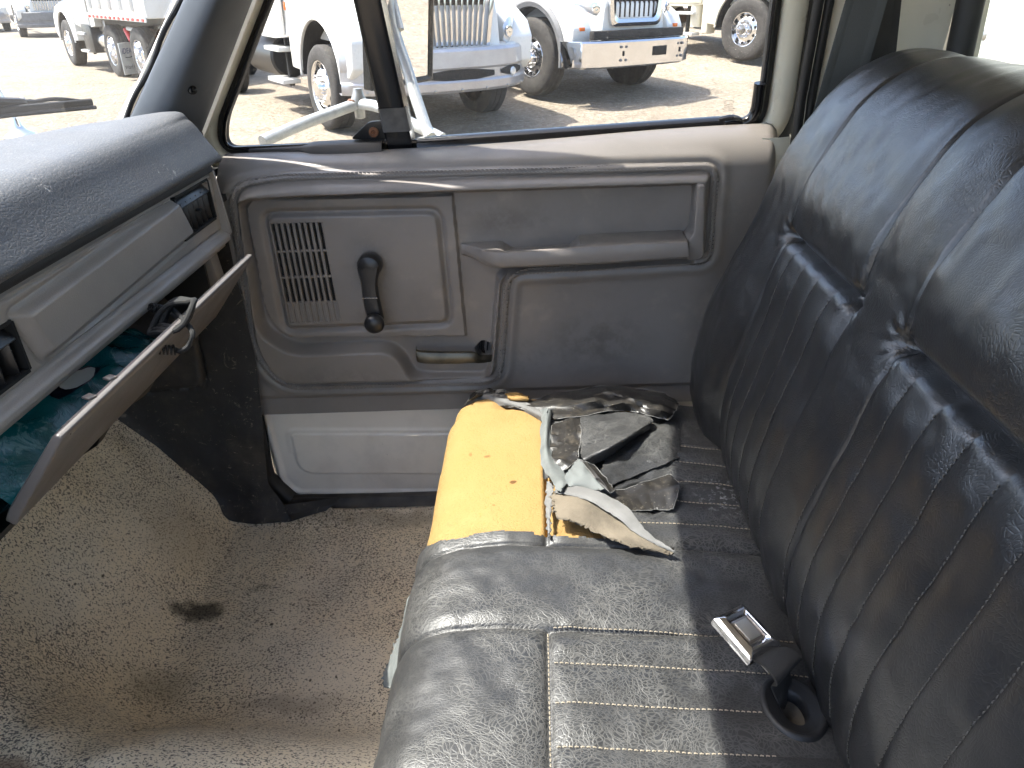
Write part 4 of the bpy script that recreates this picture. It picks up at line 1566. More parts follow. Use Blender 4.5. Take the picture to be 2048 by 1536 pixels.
M['foam'] = foam_mat()
fy = np.linspace(0.80, 1.275, 190)
FX2, FY2 = np.meshgrid(CQ[:, 0], fy, indexing='ij')
FZ2 = np.repeat(CQ[:, 1][:, None], len(fy), 1)
DF = -0.010 + 0.0018 * vnoise(FX2, FY2, 14, 7) + 0.0008 * vnoise(FX2, FY2, 50, 9)
DF += np.where(FZ2 > 0.33, groove(FX2 + 0.006, 0.004, 0.020), 0)
DF += -0.02 * sst((FX2 - 0.005) / 0.02) * (FZ2 > 0.33) * sst((FY2 - 0.90) / 0.1)
DF -= 0.008 * sst((0.845 - FY2) / 0.03)
DF += ends(FY2, 1.279, 0.012) - 0.010 * sst((FY2 - 1.215) / 0.02) * (0.6 + 0.6 * vnoise(FX2, FX2 * 0, 30, 1))
keepi = CQ[:, 0] < 0.20
A = np.stack([FX2 + CN[:, 0][:, None] * DF, FY2, FZ2 + CN[:, 1][:, None] * DF], -1)[keepi]
obj('foam', gridvf(A), M['foam'], seat, angle=180)

# ---- torn pieces
def over(px, py, z):
    """Photo pixel at height z, or, for z under 0.1, at that height above the cushion."""
    if z > 0.1:
        return P(px, py, Z=z)
    p = P(px, py, Z=0.36)
    for _ in range(3):
        p = P(px, py, Z=cush(p[0], p[1])[2] + z)
    return p


def lerp_pts(pts, n):
    pts = np.array(pts, float)
    t = np.linspace(0, len(pts) - 1, (len(pts) - 1) * n + 1)
    return np.stack([np.interp(t, np.arange(len(pts)), pts[:, k]) for k in range(3)], 1)


def sheet(name, rows, mat, thick=0.0016, n=9, crumple=0.002, rag=0.002, parent=None, seed=1):
    """Crumpled cloth piece from a control grid of (photo x, photo y, height) points."""
    R_ = np.array([[over(a, b, z) for a, b, z in r] for r in rows])
    ip = lerp_pts if name == 'tape_strip' else catmull
    G = np.array([ip(r, n) for r in R_])
    G = np.array([ip(G[:, k], n) for k in range(G.shape[1])]).transpose(1, 0, 2)
    nu_, nv_ = G.shape[:2]
    c = vnoise(G[:, :, 0], G[:, :, 1], 55, seed) * crumple + vnoise(G[:, :, 0], G[:, :, 1], 130, seed + 3) * crumple * 0.5
    if name == 'tape_strip':
        c = crumple * (3.0 * np.abs(vnoise(G[:, :, 0] + 0.4 * G[:, :, 1], G[:, :, 1], 34, seed)) - 1.0) + crumple * 0.8 * np.abs(vnoise(G[:, :, 0], G[:, :, 1], 80, seed + 5))
    G[:, :, 2] += c
    r2 = np.random.default_rng(seed)
    for e in (G[0], G[-1], G[:, 0], G[:, -1]):
        k = r2.normal(0, rag, e.shape)
        k[:, 2] *= 0.4
        e += k
    du, dv = np.gradient(G, axis=0), np.gradient(G, axis=1)
    nn_ = np.cross(du, dv)
    nn_ /= np.linalg.norm(nn_, axis=2, keepdims=True) + 1e-12
    a, b = G + nn_ * thick / 2, G - nn_ * thick / 2
    va, fa = gridvf(a)
    vb, fb = gridvf(b)
    k = len(va)
    V_ = va + vb
    F_ = fa + [tuple(reversed([i + k for i in q])) for q in fb]
    bd = [i * nv_ for i in range(nu_)] + [(nu_ - 1) * nv_ + j for j in range(1, nv_)] + [i * nv_ + nv_ - 1 for i in range(nu_ - 2, -1, -1)] + [j for j in range(nv_ - 2, 0, -1)]
    for i in range(len(bd)):
        p, q = bd[i], bd[(i + 1) % len(bd)]
        F_.append((p, q, q + k, p + k))
    o = obj(name, (V_, F_), mat, parent or seat, angle=25 if name == 'tape_strip' else 70)
    if name == 'tape_strip':
        obj('frayed_edge', tube([np.array(V_[i]) for i in bd[::2]], 0.0007, 4, closed=True), M['woven'], o)
    return o


M['woven'] = simple('pale_woven_backing', (0.165, 0.162, 0.155), 0.9, grain=900, gs=0.6, var=0.25, vs=20)
M['felt'] = simple('tan_felt', (0.15, 0.124, 0.09), 0.95, grain=350, gs=0.9, var=0.35, vs=30)
M['grey_cloth'] = simple('grey_green_cloth', (0.135, 0.145, 0.14), 0.85, grain=500, gs=0.5, var=0.3, vs=25)


def tape_mat():
    m = MT('black_tape', (0.020, 0.018, 0.016), 0.38, 0, 0.45)
    m.mix(m.math('MULTIPLY', m.rng(m.noise(40, 6, 0.7), 0.5, 0.72), 0.35), (0.16, 0.135, 0.10))
    m.mix(m.math('MULTIPLY', m.rng(m.noise(300, 2), 0.66, 0.72), 0.4), (0.4, 0.37, 0.3))
    m.bump(m.noise(260, 3), 0.2, 0.0008)
    return m.m


M['tape'] = tape_mat()
M['felt'].name = 'tan_felt'
sheet('torn_felt', [[(1104, 985, .379), (1165, 992, .386), (1225, 1022, .382), (1280, 1062, .377), (1348, 1104, .369)],
                    [(1104, 1010, .386), (1160, 1022, .390), (1205, 1045, .382), (1262, 1078, .375), (1340, 1105, .368)],
                    [(1112, 1036, .384), (1162, 1050, .382), (1205, 1072, .374), (1262, 1092, .375), (1335, 1106, .366)]], M['felt'], 0.004, 9, 0.0015, 0.0022, seed=3)
sheet('torn_backing', [[(1118, 968, .383), (1180, 978, .391), (1248, 1010, .391), (1296, 1064, .381), (1350, 1103, .373)],
                       [(1112, 978, .386), (1174, 990, .394), (1236, 1022, .392), (1286, 1068, .380), (1349, 1104, .372)],
                       [(1108, 986, .384), (1168, 998, .391), (1226, 1030, .388), (1280, 1072, .378), (1348, 1106, .370)]], M['woven'], 0.0012, 9, 0.0008, 0.0006, seed=4)
sheet('frayed_strip', [[(1084, 820, .372), (1082, 880, .375), (1085, 930, .378), (1104, 962, .385), (1118, 985, .39)],
                       [(1094, 818, .382), (1091, 880, .384), (1096, 925, .386), (1116, 955, .392), (1126, 975, .396)],
                       [(1104, 822, .374), (1098, 880, .376), (1106, 920, .378), (1128, 945, .385), (1134, 968, .39)]], M['grey_cloth'], 0.002, 7, 0.001, 0.0012, seed=5)
sheet('frayed_strip', [[(1094, 965, .378), (1092, 1000, .378), (1093, 1035, .376), (1096, 1070, .372)], [(1108, 968, .382), (1104, 1000, .381), (1102, 1035, .377), (1100, 1075, .372)]], M['woven'], 0.003, 7, 0.0015, 0.0016, seed=6)
sheet('torn_backing', [[(946, 795, .345), (990, 808, .352), (1040, 822, .358), (1085, 842, .362)],
                       [(952, 784, .358), (1000, 798, .364), (1045, 812, .370), (1086, 832, .374)],
                       [(966, 780, .352), (1010, 790, .358), (1055, 806, .364), (1090, 824, .370)]], M['woven'], 0.0018, 7, 0.001, 0.0009, seed=7)
sheet('tape_strip', [[(930, 808, .345), (945, 790, .352), (965, 782, .356)], [(938, 800, .36), (955, 784, .368), (985, 778, .365)], [(960, 792, .352), (985, 786, .36), (1030, 796, .355)]], M['tape'], 0.0012, 8, 0.005, 0.001, seed=8)
sheet('tape_strip', [[(1000, 812, .352), (1080, 798, .360), (1160, 778, .364), (1205, 771, .372), (1262, 776, .368), (1330, 786, .364), (1352, 800, .358)],
                     [(1030, 816, .366), (1100, 804, .372), (1175, 790, .370), (1215, 783, .384), (1268, 788, .372), (1328, 796, .374), (1356, 808, .362)],
                     [(1060, 822, .364), (1120, 812, .376), (1190, 802, .386), (1232, 796, .374), (1275, 800, .386), (1326, 808, .372), (1352, 820, .364)],
                     [(1085, 834, .366), (1140, 826, .368), (1205, 814, .372), (1245, 808, .384), (1280, 814, .372), (1322, 822, .380), (1346, 830, .362)],
                     [(1100, 842, .364), (1155, 834, .374), (1215, 824, .366), (1252, 822, .366), (1284, 828, .366), (1318, 836, .362), (1336, 842, .360)]], M['tape'], 0.0010, 6, 0.0022, 0.0008, seed=9)
sheet('torn_vinyl', [[(1160, 836, .376), (1215, 828, .372), (1265, 826, .370), (1300, 834, .366)],
                     [(1163, 872, .380), (1212, 862, .386), (1262, 846, .384), (1306, 842, .370)],
                     [(1162, 905, .380), (1210, 890, .396), (1258, 866, .396), (1302, 846, .372)],
                     [(1168, 918, .384), (1216, 897, .404), (1262, 872, .398), (1296, 850, .374)],
                     [(1190, 928, .374), (1226, 908, .376), (1264, 880, .372), (1300, 858, .366)]], M['vinyl_dusty'], 0.002, 8, 0.0014, 0.0005, seed=21)
sheet('tape_strip', [[(1105, 846, .372), (1132, 838, .376), (1162, 832, .372)], [(1100, 885, .374), (1130, 880, .380), (1162, 870, .378)], [(1104, 920, .376), (1128, 918, .382), (1158, 905, .382)], [(1116, 946, .376), (1136, 936, .382), (1156, 920, .382)]], M['tape'], 0.0012, 8, 0.004, 0.0008, seed=10)
sheet('torn_backing', [[(1158, 918, .396), (1140, 938, .394), (1122, 966, .386)], [(1178, 940, .398), (1160, 956, .394), (1140, 972, .388)], [(1212, 984, .386), (1190, 980, .386), (1160, 976, .384)]], M['grey_cloth'], 0.0016, 8, 0.003, 0.001, seed=12)
sheet('tape_strip', [[(1160, 918, .400), (1172, 925, .404), (1186, 930, .398)], [(1190, 955, .400), (1200, 958, .402), (1212, 958, .394)], [(1216, 984, .390), (1222, 984, .390), (1232, 982, .384)]], M['tape'], 0.0012, 8, 0.002, 0.0008, seed=13)
sheet('tape_strip', [[(1195, 986, .006), (1245, 980, .003), (1292, 964, .004), (1324, 952, .006), (1340, 948, .010)],
                     [(1222, 1000, .010), (1258, 999, .006), (1298, 989, .010), (1334, 978, .006), (1360, 972, .014)],
                     [(1256, 1021, .003), (1284, 1021, .003), (1308, 1021, .004), (1332, 1021, .003), (1350, 1016, .008)]], M['tape'], 0.0010, 9, 0.0012, 0.0008, seed=14)
sheet('torn_vinyl', [[(1226, 900, .004), (1282, 866, .005), (1330, 846, .004), (1352, 842, .003)],
                     [(1208, 928, .010), (1262, 900, .014), (1322, 872, .010), (1356, 862, .003)],
                     [(1205, 948, .016), (1262, 925, .006), (1325, 900, .008), (1360, 888, .003)],
                     [(1222, 972, .004), (1275, 950, .003), (1325, 930, .003), (1356, 915, .002)]], M['vinyl_dusty'], 0.0018, 8, 0.0015, 0.0008, seed=23)
sheet('foam_crumb', [[(1012, 790, .36), (1035, 786, .365), (1056, 794, .36)], [(1016, 796, .372), (1036, 794, .378), (1056, 798, .372)], [(1030, 802, .36), (1042, 802, .364), (1054, 803, .36)]], M['foam'], 0.004, 6, 0.003, 0.0015, seed=15)
sheet('hanging_cloth', [[(818, 1190, .27), (812, 1240, .27), (808, 1290, .26), (806, 1340, .25)], [(800, 1270, .235), (790, 1310, .225), (784, 1345, .215), (790, 1375, .21)], [(790, 1290, .22), (776, 1325, .205), (766, 1352, .195), (768, 1372, .19)]], M['grey_cloth'], 0.002, 8, 0.003, 0.0015, seed=16)

# ---- pleat and seam stitching on the cushion
def stitches(path, step=0.0062, ln=0.0038, w=0.0009):
    path = np.array(path)
    s = np.concatenate([[0], np.cumsum(np.linalg.norm(np.diff(path, axis=0), axis=1))])
    out_ = []
    for t in np.arange(step / 2, s[-1] - ln, step):
        a = np.array([np.interp(t, s, path[:, k]) for k in range(3)])
        b = np.array([np.interp(t + ln, s, path[:, k]) for k in range(3)])
        m_ = (a + b) / 2 + np.array([-0.0004, 0, 0.0008])
        out_.append(tube([a, m_, b], w, 4))
    return out_


lines = []
for k in range(0, 6):
    y = SEAM_B + k * 0.0535
    if k == 0:
        lines.append([cush(x, y + 0.0018, 0.0006) for x in np.linspace(0.135, 0.30, 40)])
    else:
        lines.append([cush(x, y, 0.0006) for x in np.linspace(0.165 if k > 2 else 0.10, 0.30, 40)])
for k in range(0, 10):
    y = SEAM_A - k * 0.0535
    lines.append([cush(x, y + (0.0018 if k == 0 else 0), 0.0006) for x in np.linspace(-0.005, 0.225 if 0.49 < y < 0.6 else 0.295, 60)])
lines.append([cush(-0.0085, y, 0.0006) for y in np.linspace(-0.1, SEAM_A, 120)])
ss = []
for L in lines:
    ss += stitches(L)
obj('stitching', mb(*ss), M['thread'], cover, kind='stuff', smooth=False)

# ---- backrest
BP = [(0.315, 0.285), (0.287, 0.345), (0.277, 0.415), (0.284, 0.480), (0.304, 0.560), (0.327, 0.630), (0.351, 0.700), (0.364, 0.750), (0.379, 0.805), (0.400, 0.852), (0.427, 0.895), (0.460, 0.927), (0.503, 0.948), (0.548, 0.953), (0.592, 0.940), (0.618, 0.900), (0.628, 0.830), (0.635, 0.700), (0.640, 0.500)]
BQ, BN = sweep(BP, 300)
BYE = 1.268
by = np.concatenate([np.linspace(-0.30, 0.38, 100, endpoint=False), np.linspace(0.38, 1.18, 330, endpoint=False), np.linspace(1.18, BYE, 46)])
BX2, BY2 = np.meshgrid(BQ[:, 0], by, indexing='ij')
BZ2 = np.repeat(BQ[:, 1][:, None], len(by), 1)
front = (np.arange(300) < np.argmax(BQ[:, 1]))[:, None] & (BY2 > -9)
Y1, Y2, Y3 = 1.080, 0.822, 0.702
ins = sst((Y1 - BY2) / 0.006) * sst((BY2 - Y2) / 0.006) + sst((Y3 - BY2) / 0.006)
DB = np.zeros_like(BX2)
zc = 0.720
ins_w = np.clip(sst((Y1 + 0.02 - BY2) / 0.03) * sst((BY2 - Y2 + 0.02) / 0.03) + sst((Y3 + 0.02 - BY2) / 0.03), 0, 1)
DB += np.where(front, ins_w * (groove(BZ2 - zc, 0.008, 0.020) + 0.0055 * np.exp(-((BZ2 - 0.670) / 0.040) ** 2) + 0.008 * np.exp(-((BZ2 - 0.775) / 0.040) ** 2)), 0)
low_m = sst((zc - BZ2) / 0.012) * front
DB += low_m * (pleat(BY2, Y2, Y1, 5, 0.0040) + pleat(BY2, Y3 - 12 * 0.0535, Y3, 12, 0.0042))
for ysm in (Y1, Y2, Y3):
    wv = ysm + 0.004 * vnoise(BZ2, BZ2 * 0, 7, 3)
    up = sst((BZ2 - 0.70) / 0.03)
    DB += np.where(front | (BZ2 > 0.93), groove(BY2 - wv, 0.0028, 0.006) * (0.75 + 0.25 * up) + groove(BY2 - wv, 0.018, 0.0030) * up + groove(BY2 - wv, 0.012, 0.004) * (1 - up), 0)
# plain band between the inserts and the side bolster stand proud
DB += np.where(front, 0.004 * np.exp(-((BY2 - (Y2 + Y3) / 2) / 0.04) ** 2), 0)
DB += np.where(front, 0.016 * sst((BY2 - Y1) / 0.07) * sst((0.74 - BZ2) / 0.22), 0)
# upholstery puckers at the corners
for yc_ in (Y1, Y2, Y3):
    rr2 = np.sqrt((BY2 - yc_) ** 2 + (BZ2 - zc) ** 2)
    th = np.arctan2(BZ2 - zc, BY2 - yc_)
    DB += np.where(front, 0.0016 * np.sin(th * 9 + 1.3) * np.exp(-((rr2 - 0.016) / 0.014) ** 2) - 0.007 * np.exp(-(rr2 / 0.014) ** 2), 0)
DB += 0.0022 * vnoise(BZ2, BY2, 7, 11) + 0.0010 * vnoise(BZ2, BY2, 19, 12) + 0.0008 * vnoise(BZ2, BY2, 55, 13)
rB = 0.050 + 0.055 * sst((BZ2 - 0.68) / 0.25)
t_ = np.clip((BY2 - (BYE - rB)) / rB, 0, 0.9995)
DB += -rB * (1 - np.sqrt(1 - t_ * t_)) * (0.55 + 0.25 * sst((BZ2 - 0.68) / 0.2))
BXX = BX2 + BN[:, 0][:, None] * DB
BZZ = BZ2 + BN[:, 1][:, None] * DB
v, f = gridvf(np.stack([BXX, BY2, BZZ], -1))
nb = len(by)
f.append(tuple(i * nb + nb - 1 for i in range(300)))
back = obj('backrest', (v, f), M['vinyl'], seat, angle=75)
j = nb - 4
obj('piping', tube([[BXX[i, j] - 0.001, by[j] + 0.001, BZZ[i, j] + 0.001] for i in range(10, 290, 3)], 0.0028, 6), M['vinyl'], back)


def backp(z, y, lift=0.0006):
    i = np.argmin(np.abs(BQ[:, 1] - z) + 10 * (np.arange(300) > np.argmax(BQ[:, 1])))
    jj = np.argmin(np.abs(by - y))
    return np.array([BXX[i, jj] - lift, by[jj], BZZ[i, jj]])


ss = []
for k in range(1, 5):
    ss += stitches([backp(z, Y2 + k * (Y1 - Y2) / 5) for z in np.linspace(0.36, 0.70, 70)], 0.0058, 0.0032, 0.0007)
for k in range(1, 9):
    ss += stitches([backp(z, Y3 - k * 0.0535) for z in np.linspace(0.36, 0.70, 70)], 0.0058, 0.0032, 0.0007)
for yy in (Y2 - 0.0045, Y3 + 0.0045):
    ss += stitches([backp(z, yy) for z in np.linspace(0.36, 0.55, 50)], 0.0058, 0.0032, 0.0007)
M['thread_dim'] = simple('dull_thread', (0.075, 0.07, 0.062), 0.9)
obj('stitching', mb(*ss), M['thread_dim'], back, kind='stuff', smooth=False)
obj('seat_base', box((0.12, 0.50, 0.10), (0.46, 1.50, 0.18), 0.01), M['cavity'], seat)

# ------------------------------------------------------------------ lap belt buckle on the cushion
bk_ = thing('seat_belt_buckle', 'chrome push-button seat belt buckle on black webbing lying on the cushion', 'belt buckle', (0.215, 0.62, 0.39))
bc = P(1493, 1264, Z=0.405)
ux = nrm(P(1552, 1278, Z=0.40) - P(1500, 1222, Z=0.408))     # along the length towards the belt
uy0 = P(1438, 1252, Z=0.41) - P(1500, 1222, Z=0.408)
uy = nrm(uy0 - ux * (uy0 @ ux))
uz = nrm(np.cross(ux, uy))
if uz[2] < 0:
    uz = -uz
RB = Matrix([[ux[i], uy[i], uz[i]] for i in range(3)])
bw, bl_ = 0.024, 0.031
MB_ = Matrix.Translation(Vector(bc)) @ RB.to_4x4()


def loopgrid(specs):
    rr3 = []
    for (lx, ly, lz, r) in specs:
        rp_ = roundpoly([(-lx, -ly), (lx, -ly), (lx, ly), (-lx, ly)], r, 5)
        rr3.append([(p[0], p[1], lz) for p in rp_])
    vv, ff = gridvf(np.array(rr3), closev=True)
    n_ = len(rr3[0])
    ff.append(tuple(range(n_)))
    ff.append(tuple(len(vv) - n_ + k for k in range(n_)))
    return vv, ff


bo = obj('buckle_case', xf(loopgrid([(bl_ * 0.97, bw * 0.95, -0.010, 0.002), (bl_, bw, -0.008, 0.002), (bl_, bw, -0.002, 0.002), (bl_ * 0.985, bw * 0.98, -0.001, 0.002), (bl_ * 0.98, bw * 0.97, 0.001, 0.002), (bl_ * 0.78, bw * 0.70, 0.007, 0.002), (bl_ * 0.70, bw * 0.62, 0.0075, 0.003), (bl_ * 0.58, bw * 0.52, 0.0045, 0.004), (bl_ * 0.56, bw * 0.50, 0.002, 0.004)]), MB_), M['chrome'], bk_, angle=30)
M['bronze'] = simple('worn_bezel', (0.36, 0.33, 0.31), 0.28, 0.95)
obj('button_surround', xf(loopgrid([(bl_ * 0.50, bw * 0.46, 0.002, 0.002), (bl_ * 0.50, bw * 0.46, 0.0045, 0.002), (bl_ * 0.46, bw * 0.42, 0.005, 0.002)]), MB_), M['bronze'], bo)
M['button'] = simple('brushed_button', (0.60, 0.59, 0.56), 0.35, 0.9, grain=700, gs=0.2)
obj('push_button', xf(loopgrid([(bl_ * 0.40, bw * 0.36, 0.004, 0.001), (bl_ * 0.40, bw * 0.36, 0.0062, 0.001), (bl_ * 0.36, bw * 0.33, 0.0066, 0.001)]), MB_), M['button'], bo)
M['webbing'] = simple('black_webbing', (0.020, 0.019, 0.018), 0.7, grain=900, gs=0.5, var=0.3, vs=30)
tg = bc + ux * 0.034 - uz * 0.004
obj('buckle_tongue', xf(box((0.036, -0.004, -0.006), (0.022, 0.030, 0.003), 0.001), MB_), M['dull_steel'], bk_)
bm_ = [bc + ux * 0.030 + uz * 0.000, bc + ux * 0.045 + uz * 0.012, bc + ux * 0.062 + uz * 0.010, P(1562, 1345, Z=0.375), P(1572, 1385, Z=0.345), P(1580, 1400, Z=0.31)]
ww = [0.018, 0.021, 0.0235, 0.023, 0.019, 0.014]
cpt = catmull(bm_, 6)
wps = np.interp(np.linspace(0, 1, len(cpt)), np.linspace(0, 1, 6), ww)
acr = [nrm(uy * (1 - t) + np.array([0.25, 0.95, 0.1]) * np.sign(uy[1] or 1) * t) for t in np.linspace(0, 0.7, len(cpt))]
obj('webbing', gridvf(np.array([[p - a * w, p - a * w * 0.4 + uz * 0.002, p + a * w * 0.4 + uz * 0.002, p + a * w, p + a * w - uz * 0.003, p - a * w - uz * 0.003] for p, a, w in zip(cpt, acr, wps)]), closev=True), M['webbing'], bk_, angle=60)
# plastic grommet around the belt hole
gc = np.array([GX, GY, 0.349])
gr = []
for a in np.linspace(0, 2 * math.pi, 40, endpoint=False):
    ca, sa = math.cos(a), math.sin(a)
    gr.append([[gc[0] + (0.029 + d) * ca, gc[1] + (0.036 + d) * sa, gc[2] + dz_ - 0.13 * (0.029 + d) * ca] for d, dz_ in ((0.007, -0.006), (0.005, -0.002), (0.002, -0.001), (-0.001, -0.0025), (-0.003, -0.004), (-0.012, -0.004), (-0.015, -0.008), (-0.016, -0.02))])
obj('grommet', gridvf(np.array(gr), closeu=True), M['rubber'], seat, angle=60)
M['grime'] = simple('grimy_lint', (0.12, 0.105, 0.085), 0.95, grain=200, gs=0.8, var=0.5, vs=30)
obj('anchor_pocket', mb(lathe([(0.0, -0.028), (0.02, -0.026), (0.038, -0.018)], gc, (0, 0, 1), 24)), M['grime'], seat)

# ------------------------------------------------------------------ shoulder belt hanging by the rear pillar
sb_ = thing('shoulder_belt', 'dark grey shoulder belt webbing hanging between rear pillar and seat back', 'seat belt', (0.53, 1.39, 0.8))
M['belt'] = simple('charcoal_belt', (0.045, 0.05, 0.053), 0.62, grain=700, gs=0.5)
def strip(px_l, px_r, ys2, mat, nm, par):
    A_, n_ = [], 14
    for t in np.linspace(0, 1, n_):
        l = np.array(px_l[0]) * (1 - t) + np.array(px_l[1]) * t
        r = np.array(px_r[0]) * (1 - t) + np.array(px_r[1]) * t
        y = ys2[0] * (1 - t) + ys2[1] * t
        pl, pr = P(l[0], l[1], Y=y), P(r[0], r[1], Y=y - 0.012)
        row = []
        for u in np.linspace(0, 1, 13):
            p = pl * (1 - u) + pr * u
            p[1] += -0.0012 * (abs(math.sin(u * math.pi * 4)) > 0.5) + 0.004 * math.sin(u * math.pi)
            row.append(p)
        A_.append(row + [row[-1] + [0, 0.002, 0], row[0] + [0, 0.002, 0]])
    return obj(nm, gridvf(np.array(A_), closev=True), mat, par, angle=30)


strip([(1787, -330), (1617, 260)], [(1871, -330), (1700, 260)], (1.30, 1.36), M['belt'], 'webbing', sb_)
strip([(1800, -330), (1690, 260)], [(1838, -330), (1776, 260)], (1.335, 1.375), M['webbing'], 'lower_webbing', sb_)

# ================================================================== outside: mirror, cargo body, parked trucks
M['tyre'] = simple('dusty_tyre', (0.050, 0.046, 0.042), 0.85, grain=60, gs=0.3, var=0.45, vs=9)
M['tread'] = simple('dusty_tread', (0.10, 0.085, 0.07), 0.95, grain=80, gs=0.6, var=0.4, vs=14)


def wpaint(name, c, dirt=0.25):
    m = MT(name, c, 0.28, 0, 0.5, coat=0.4)
    m.mix(m.math('MULTIPLY', m.rng(m.noise(2.5, 6, 0.65), 0.42, 0.75), dirt), (0.45, 0.39, 0.31))
    return m.m


M['white'] = wpaint('white_truck_paint', (0.66, 0.66, 0.64))
M['ivory'] = wpaint('ivory_truck_paint', (0.70, 0.66, 0.54), 0.4)
M['silver'] = simple('silver_bumper', (0.46, 0.46, 0.48), 0.30, 0.55, var=0.15, vs=5)
M['grey_flare'] = simple('grey_plastic', (0.17, 0.17, 0.175), 0.6, var=0.25, vs=5)
M['chassis'] = simple('dirty_chassis', (0.03, 0.027, 0.024), 0.8, var=0.6, vs=6, grain=40, gs=0.5)
M['brown_frame'] = simple('rusty_frame', (0.10, 0.055, 0.032), 0.85, var=0.5, vs=8)
M['amber'] = simple('amber_lens', (0.75, 0.16, 0.02), 0.2)
M['red_lens'] = simple('red_reflector', (0.55, 0.02, 0.02), 0.3)
M['lens'] = simple('headlight_lens', (0.60, 0.62, 0.64), 0.08, 0.5)
M['cab_glass'] = simple('dark_cab_glass', (0.03, 0.04, 0.045), 0.05, 0.0)
M['alloy'] = simple('polished_alloy', (0.74, 0.74, 0.75), 0.16, 1.0)
M['flap_white'] = simple('mud_flap_white', (0.62, 0.62, 0.60), 0.6, var=0.2, vs=8)
M['navy'] = simple('navy_print', (0.015, 0.03, 0.16), 0.5)
M['ink'] = simple('dark_print', (0.03, 0.03, 0.035), 0.5)


def truck_root(name, label, org, f, group=None, cat='truck', scale=1.0):
    f = nrm([f[0], f[1], 0])
    l = np.array([-f[1], f[0], 0])
    z = float(ground_h(org[0], org[1]))
    R3 = LM @ np.stack([f, l, [0, 0, 1]], 1) * scale
    o = lot([org[0], org[1], z])
    Mx = Matrix([[*R3[i], o[i]] for i in range(3)] + [[0, 0, 0, 1]])
    return thing(name, label, cat, group=group, M=Mx)


def wheel(root, x, y, R=0.525, w=0.28, front=True, holes=10, detail=True):
    sd = 1 if y > 0 else -1
    c = (x, y, R)
    ax = (0, sd, 0)
    h = w / 2
    tyre = obj('wheel', lathe([(0.29, -h), (R * 0.72, -h * 1.05), (R * 0.93, -h * 0.95), (R, -h * 0.80), (R * 1.0, -h * 0.3), (R * 0.985, -h * 0.27), (R * 0.985, -h * 0.22), (R, -h * 0.2), (R, h * 0.2), (R * 0.985, h * 0.22), (R * 0.985, h * 0.27), (R, h * 0.3), (R, h * 0.80), (R * 0.955, h * 0.95), (R * 0.90, h), (R * 0.80, h * 1.06), (R * 0.74, h * 1.04), (R * 0.66, h * 1.0), (0.305, h * 0.96), (0.292, h * 0.90)], c, ax, 40), M['tyre'], root, angle=50)
    if front:
        pr = [(0.300, h * 0.93), (0.296, h * 0.99), (0.285, h * 0.96), (0.272, h * 0.70), (0.262, h * 0.52), (0.235, h * 0.62), (0.200, h * 0.86), (0.168, h * 0.98), (0.150, h * 0.98), (0.105, h * 0.96), (0.098, h * 1.25), (0.085, h * 1.40), (0.0, h * 1.44)]
        hh_, lr, lz = (0.232, h * 0.68), 0.140, h * 0.98
    else:
        pr = [(0.300, h * 0.93), (0.296, h * 0.99), (0.285, h * 0.96), (0.270, h * 0.3), (0.262, -h * 0.3), (0.235, -h * 0.45), (0.19, -h * 0.55), (0.105, -h * 0.55), (0.10, h * 0.4), (0.085, h * 0.55), (0.0, h * 0.56)]
        hh_, lr, lz = (0.228, -h * 0.46), 0.140, -h * 0.55
    rim = obj('rim', lathe(pr, c, ax, 36), M['alloy'], tyre, angle=35)
    if detail:
        hs, ns = [], []
        for k in range(holes):
            a = 2 * math.pi * (k + 0.3) / holes
            hs.append(lathe([(0.0, 0.006), (0.026, 0.006), (0.028, -0.01)], (x + hh_[0] * math.cos(a), y + sd * (hh_[1] + 0.012), R + hh_[0] * math.sin(a)), (0.0, sd, 0), 10))
            a2 = 2 * math.pi * k / 10
            ns.append(lathe([(0.0, 0.045), (0.012, 0.044), (0.016, 0.02), (0.018, -0.005)], (x + lr * math.cos(a2), y + sd * lz, R + lr * math.sin(a2)), (0, sd, 0), 7))
        obj('hand_holes', mb(*hs), M['dark'], rim, kind='stuff')
        obj('lug_nuts', mb(*ns), M['steel'], rim, kind='stuff')
    return tyre


def arch(cx, cz, r, n=14, a0=-5, a1=185):
    return [(cx + r * math.cos(math.radians(a)), cz + r * math.sin(math.radians(a))) for a in np.linspace(a0, a1, n)]


def sect(x, hw, z0, z1, r, n=5):
    p = roundpoly([(-hw, z0), (hw, z0), (hw * 0.92, z1), (-hw * 0.92, z1)], [0.02, 0.02, r, r], n)
    return [(x, q[0], q[1]) for q in p]


def loft(secs):
    v, f = gridvf(np.array(secs), closev=True)
    n = len(secs[0])
    f.append(tuple(range(n)))
    f.append(tuple(len(v) - n + k for k in reversed(range(n))))
    return v, f


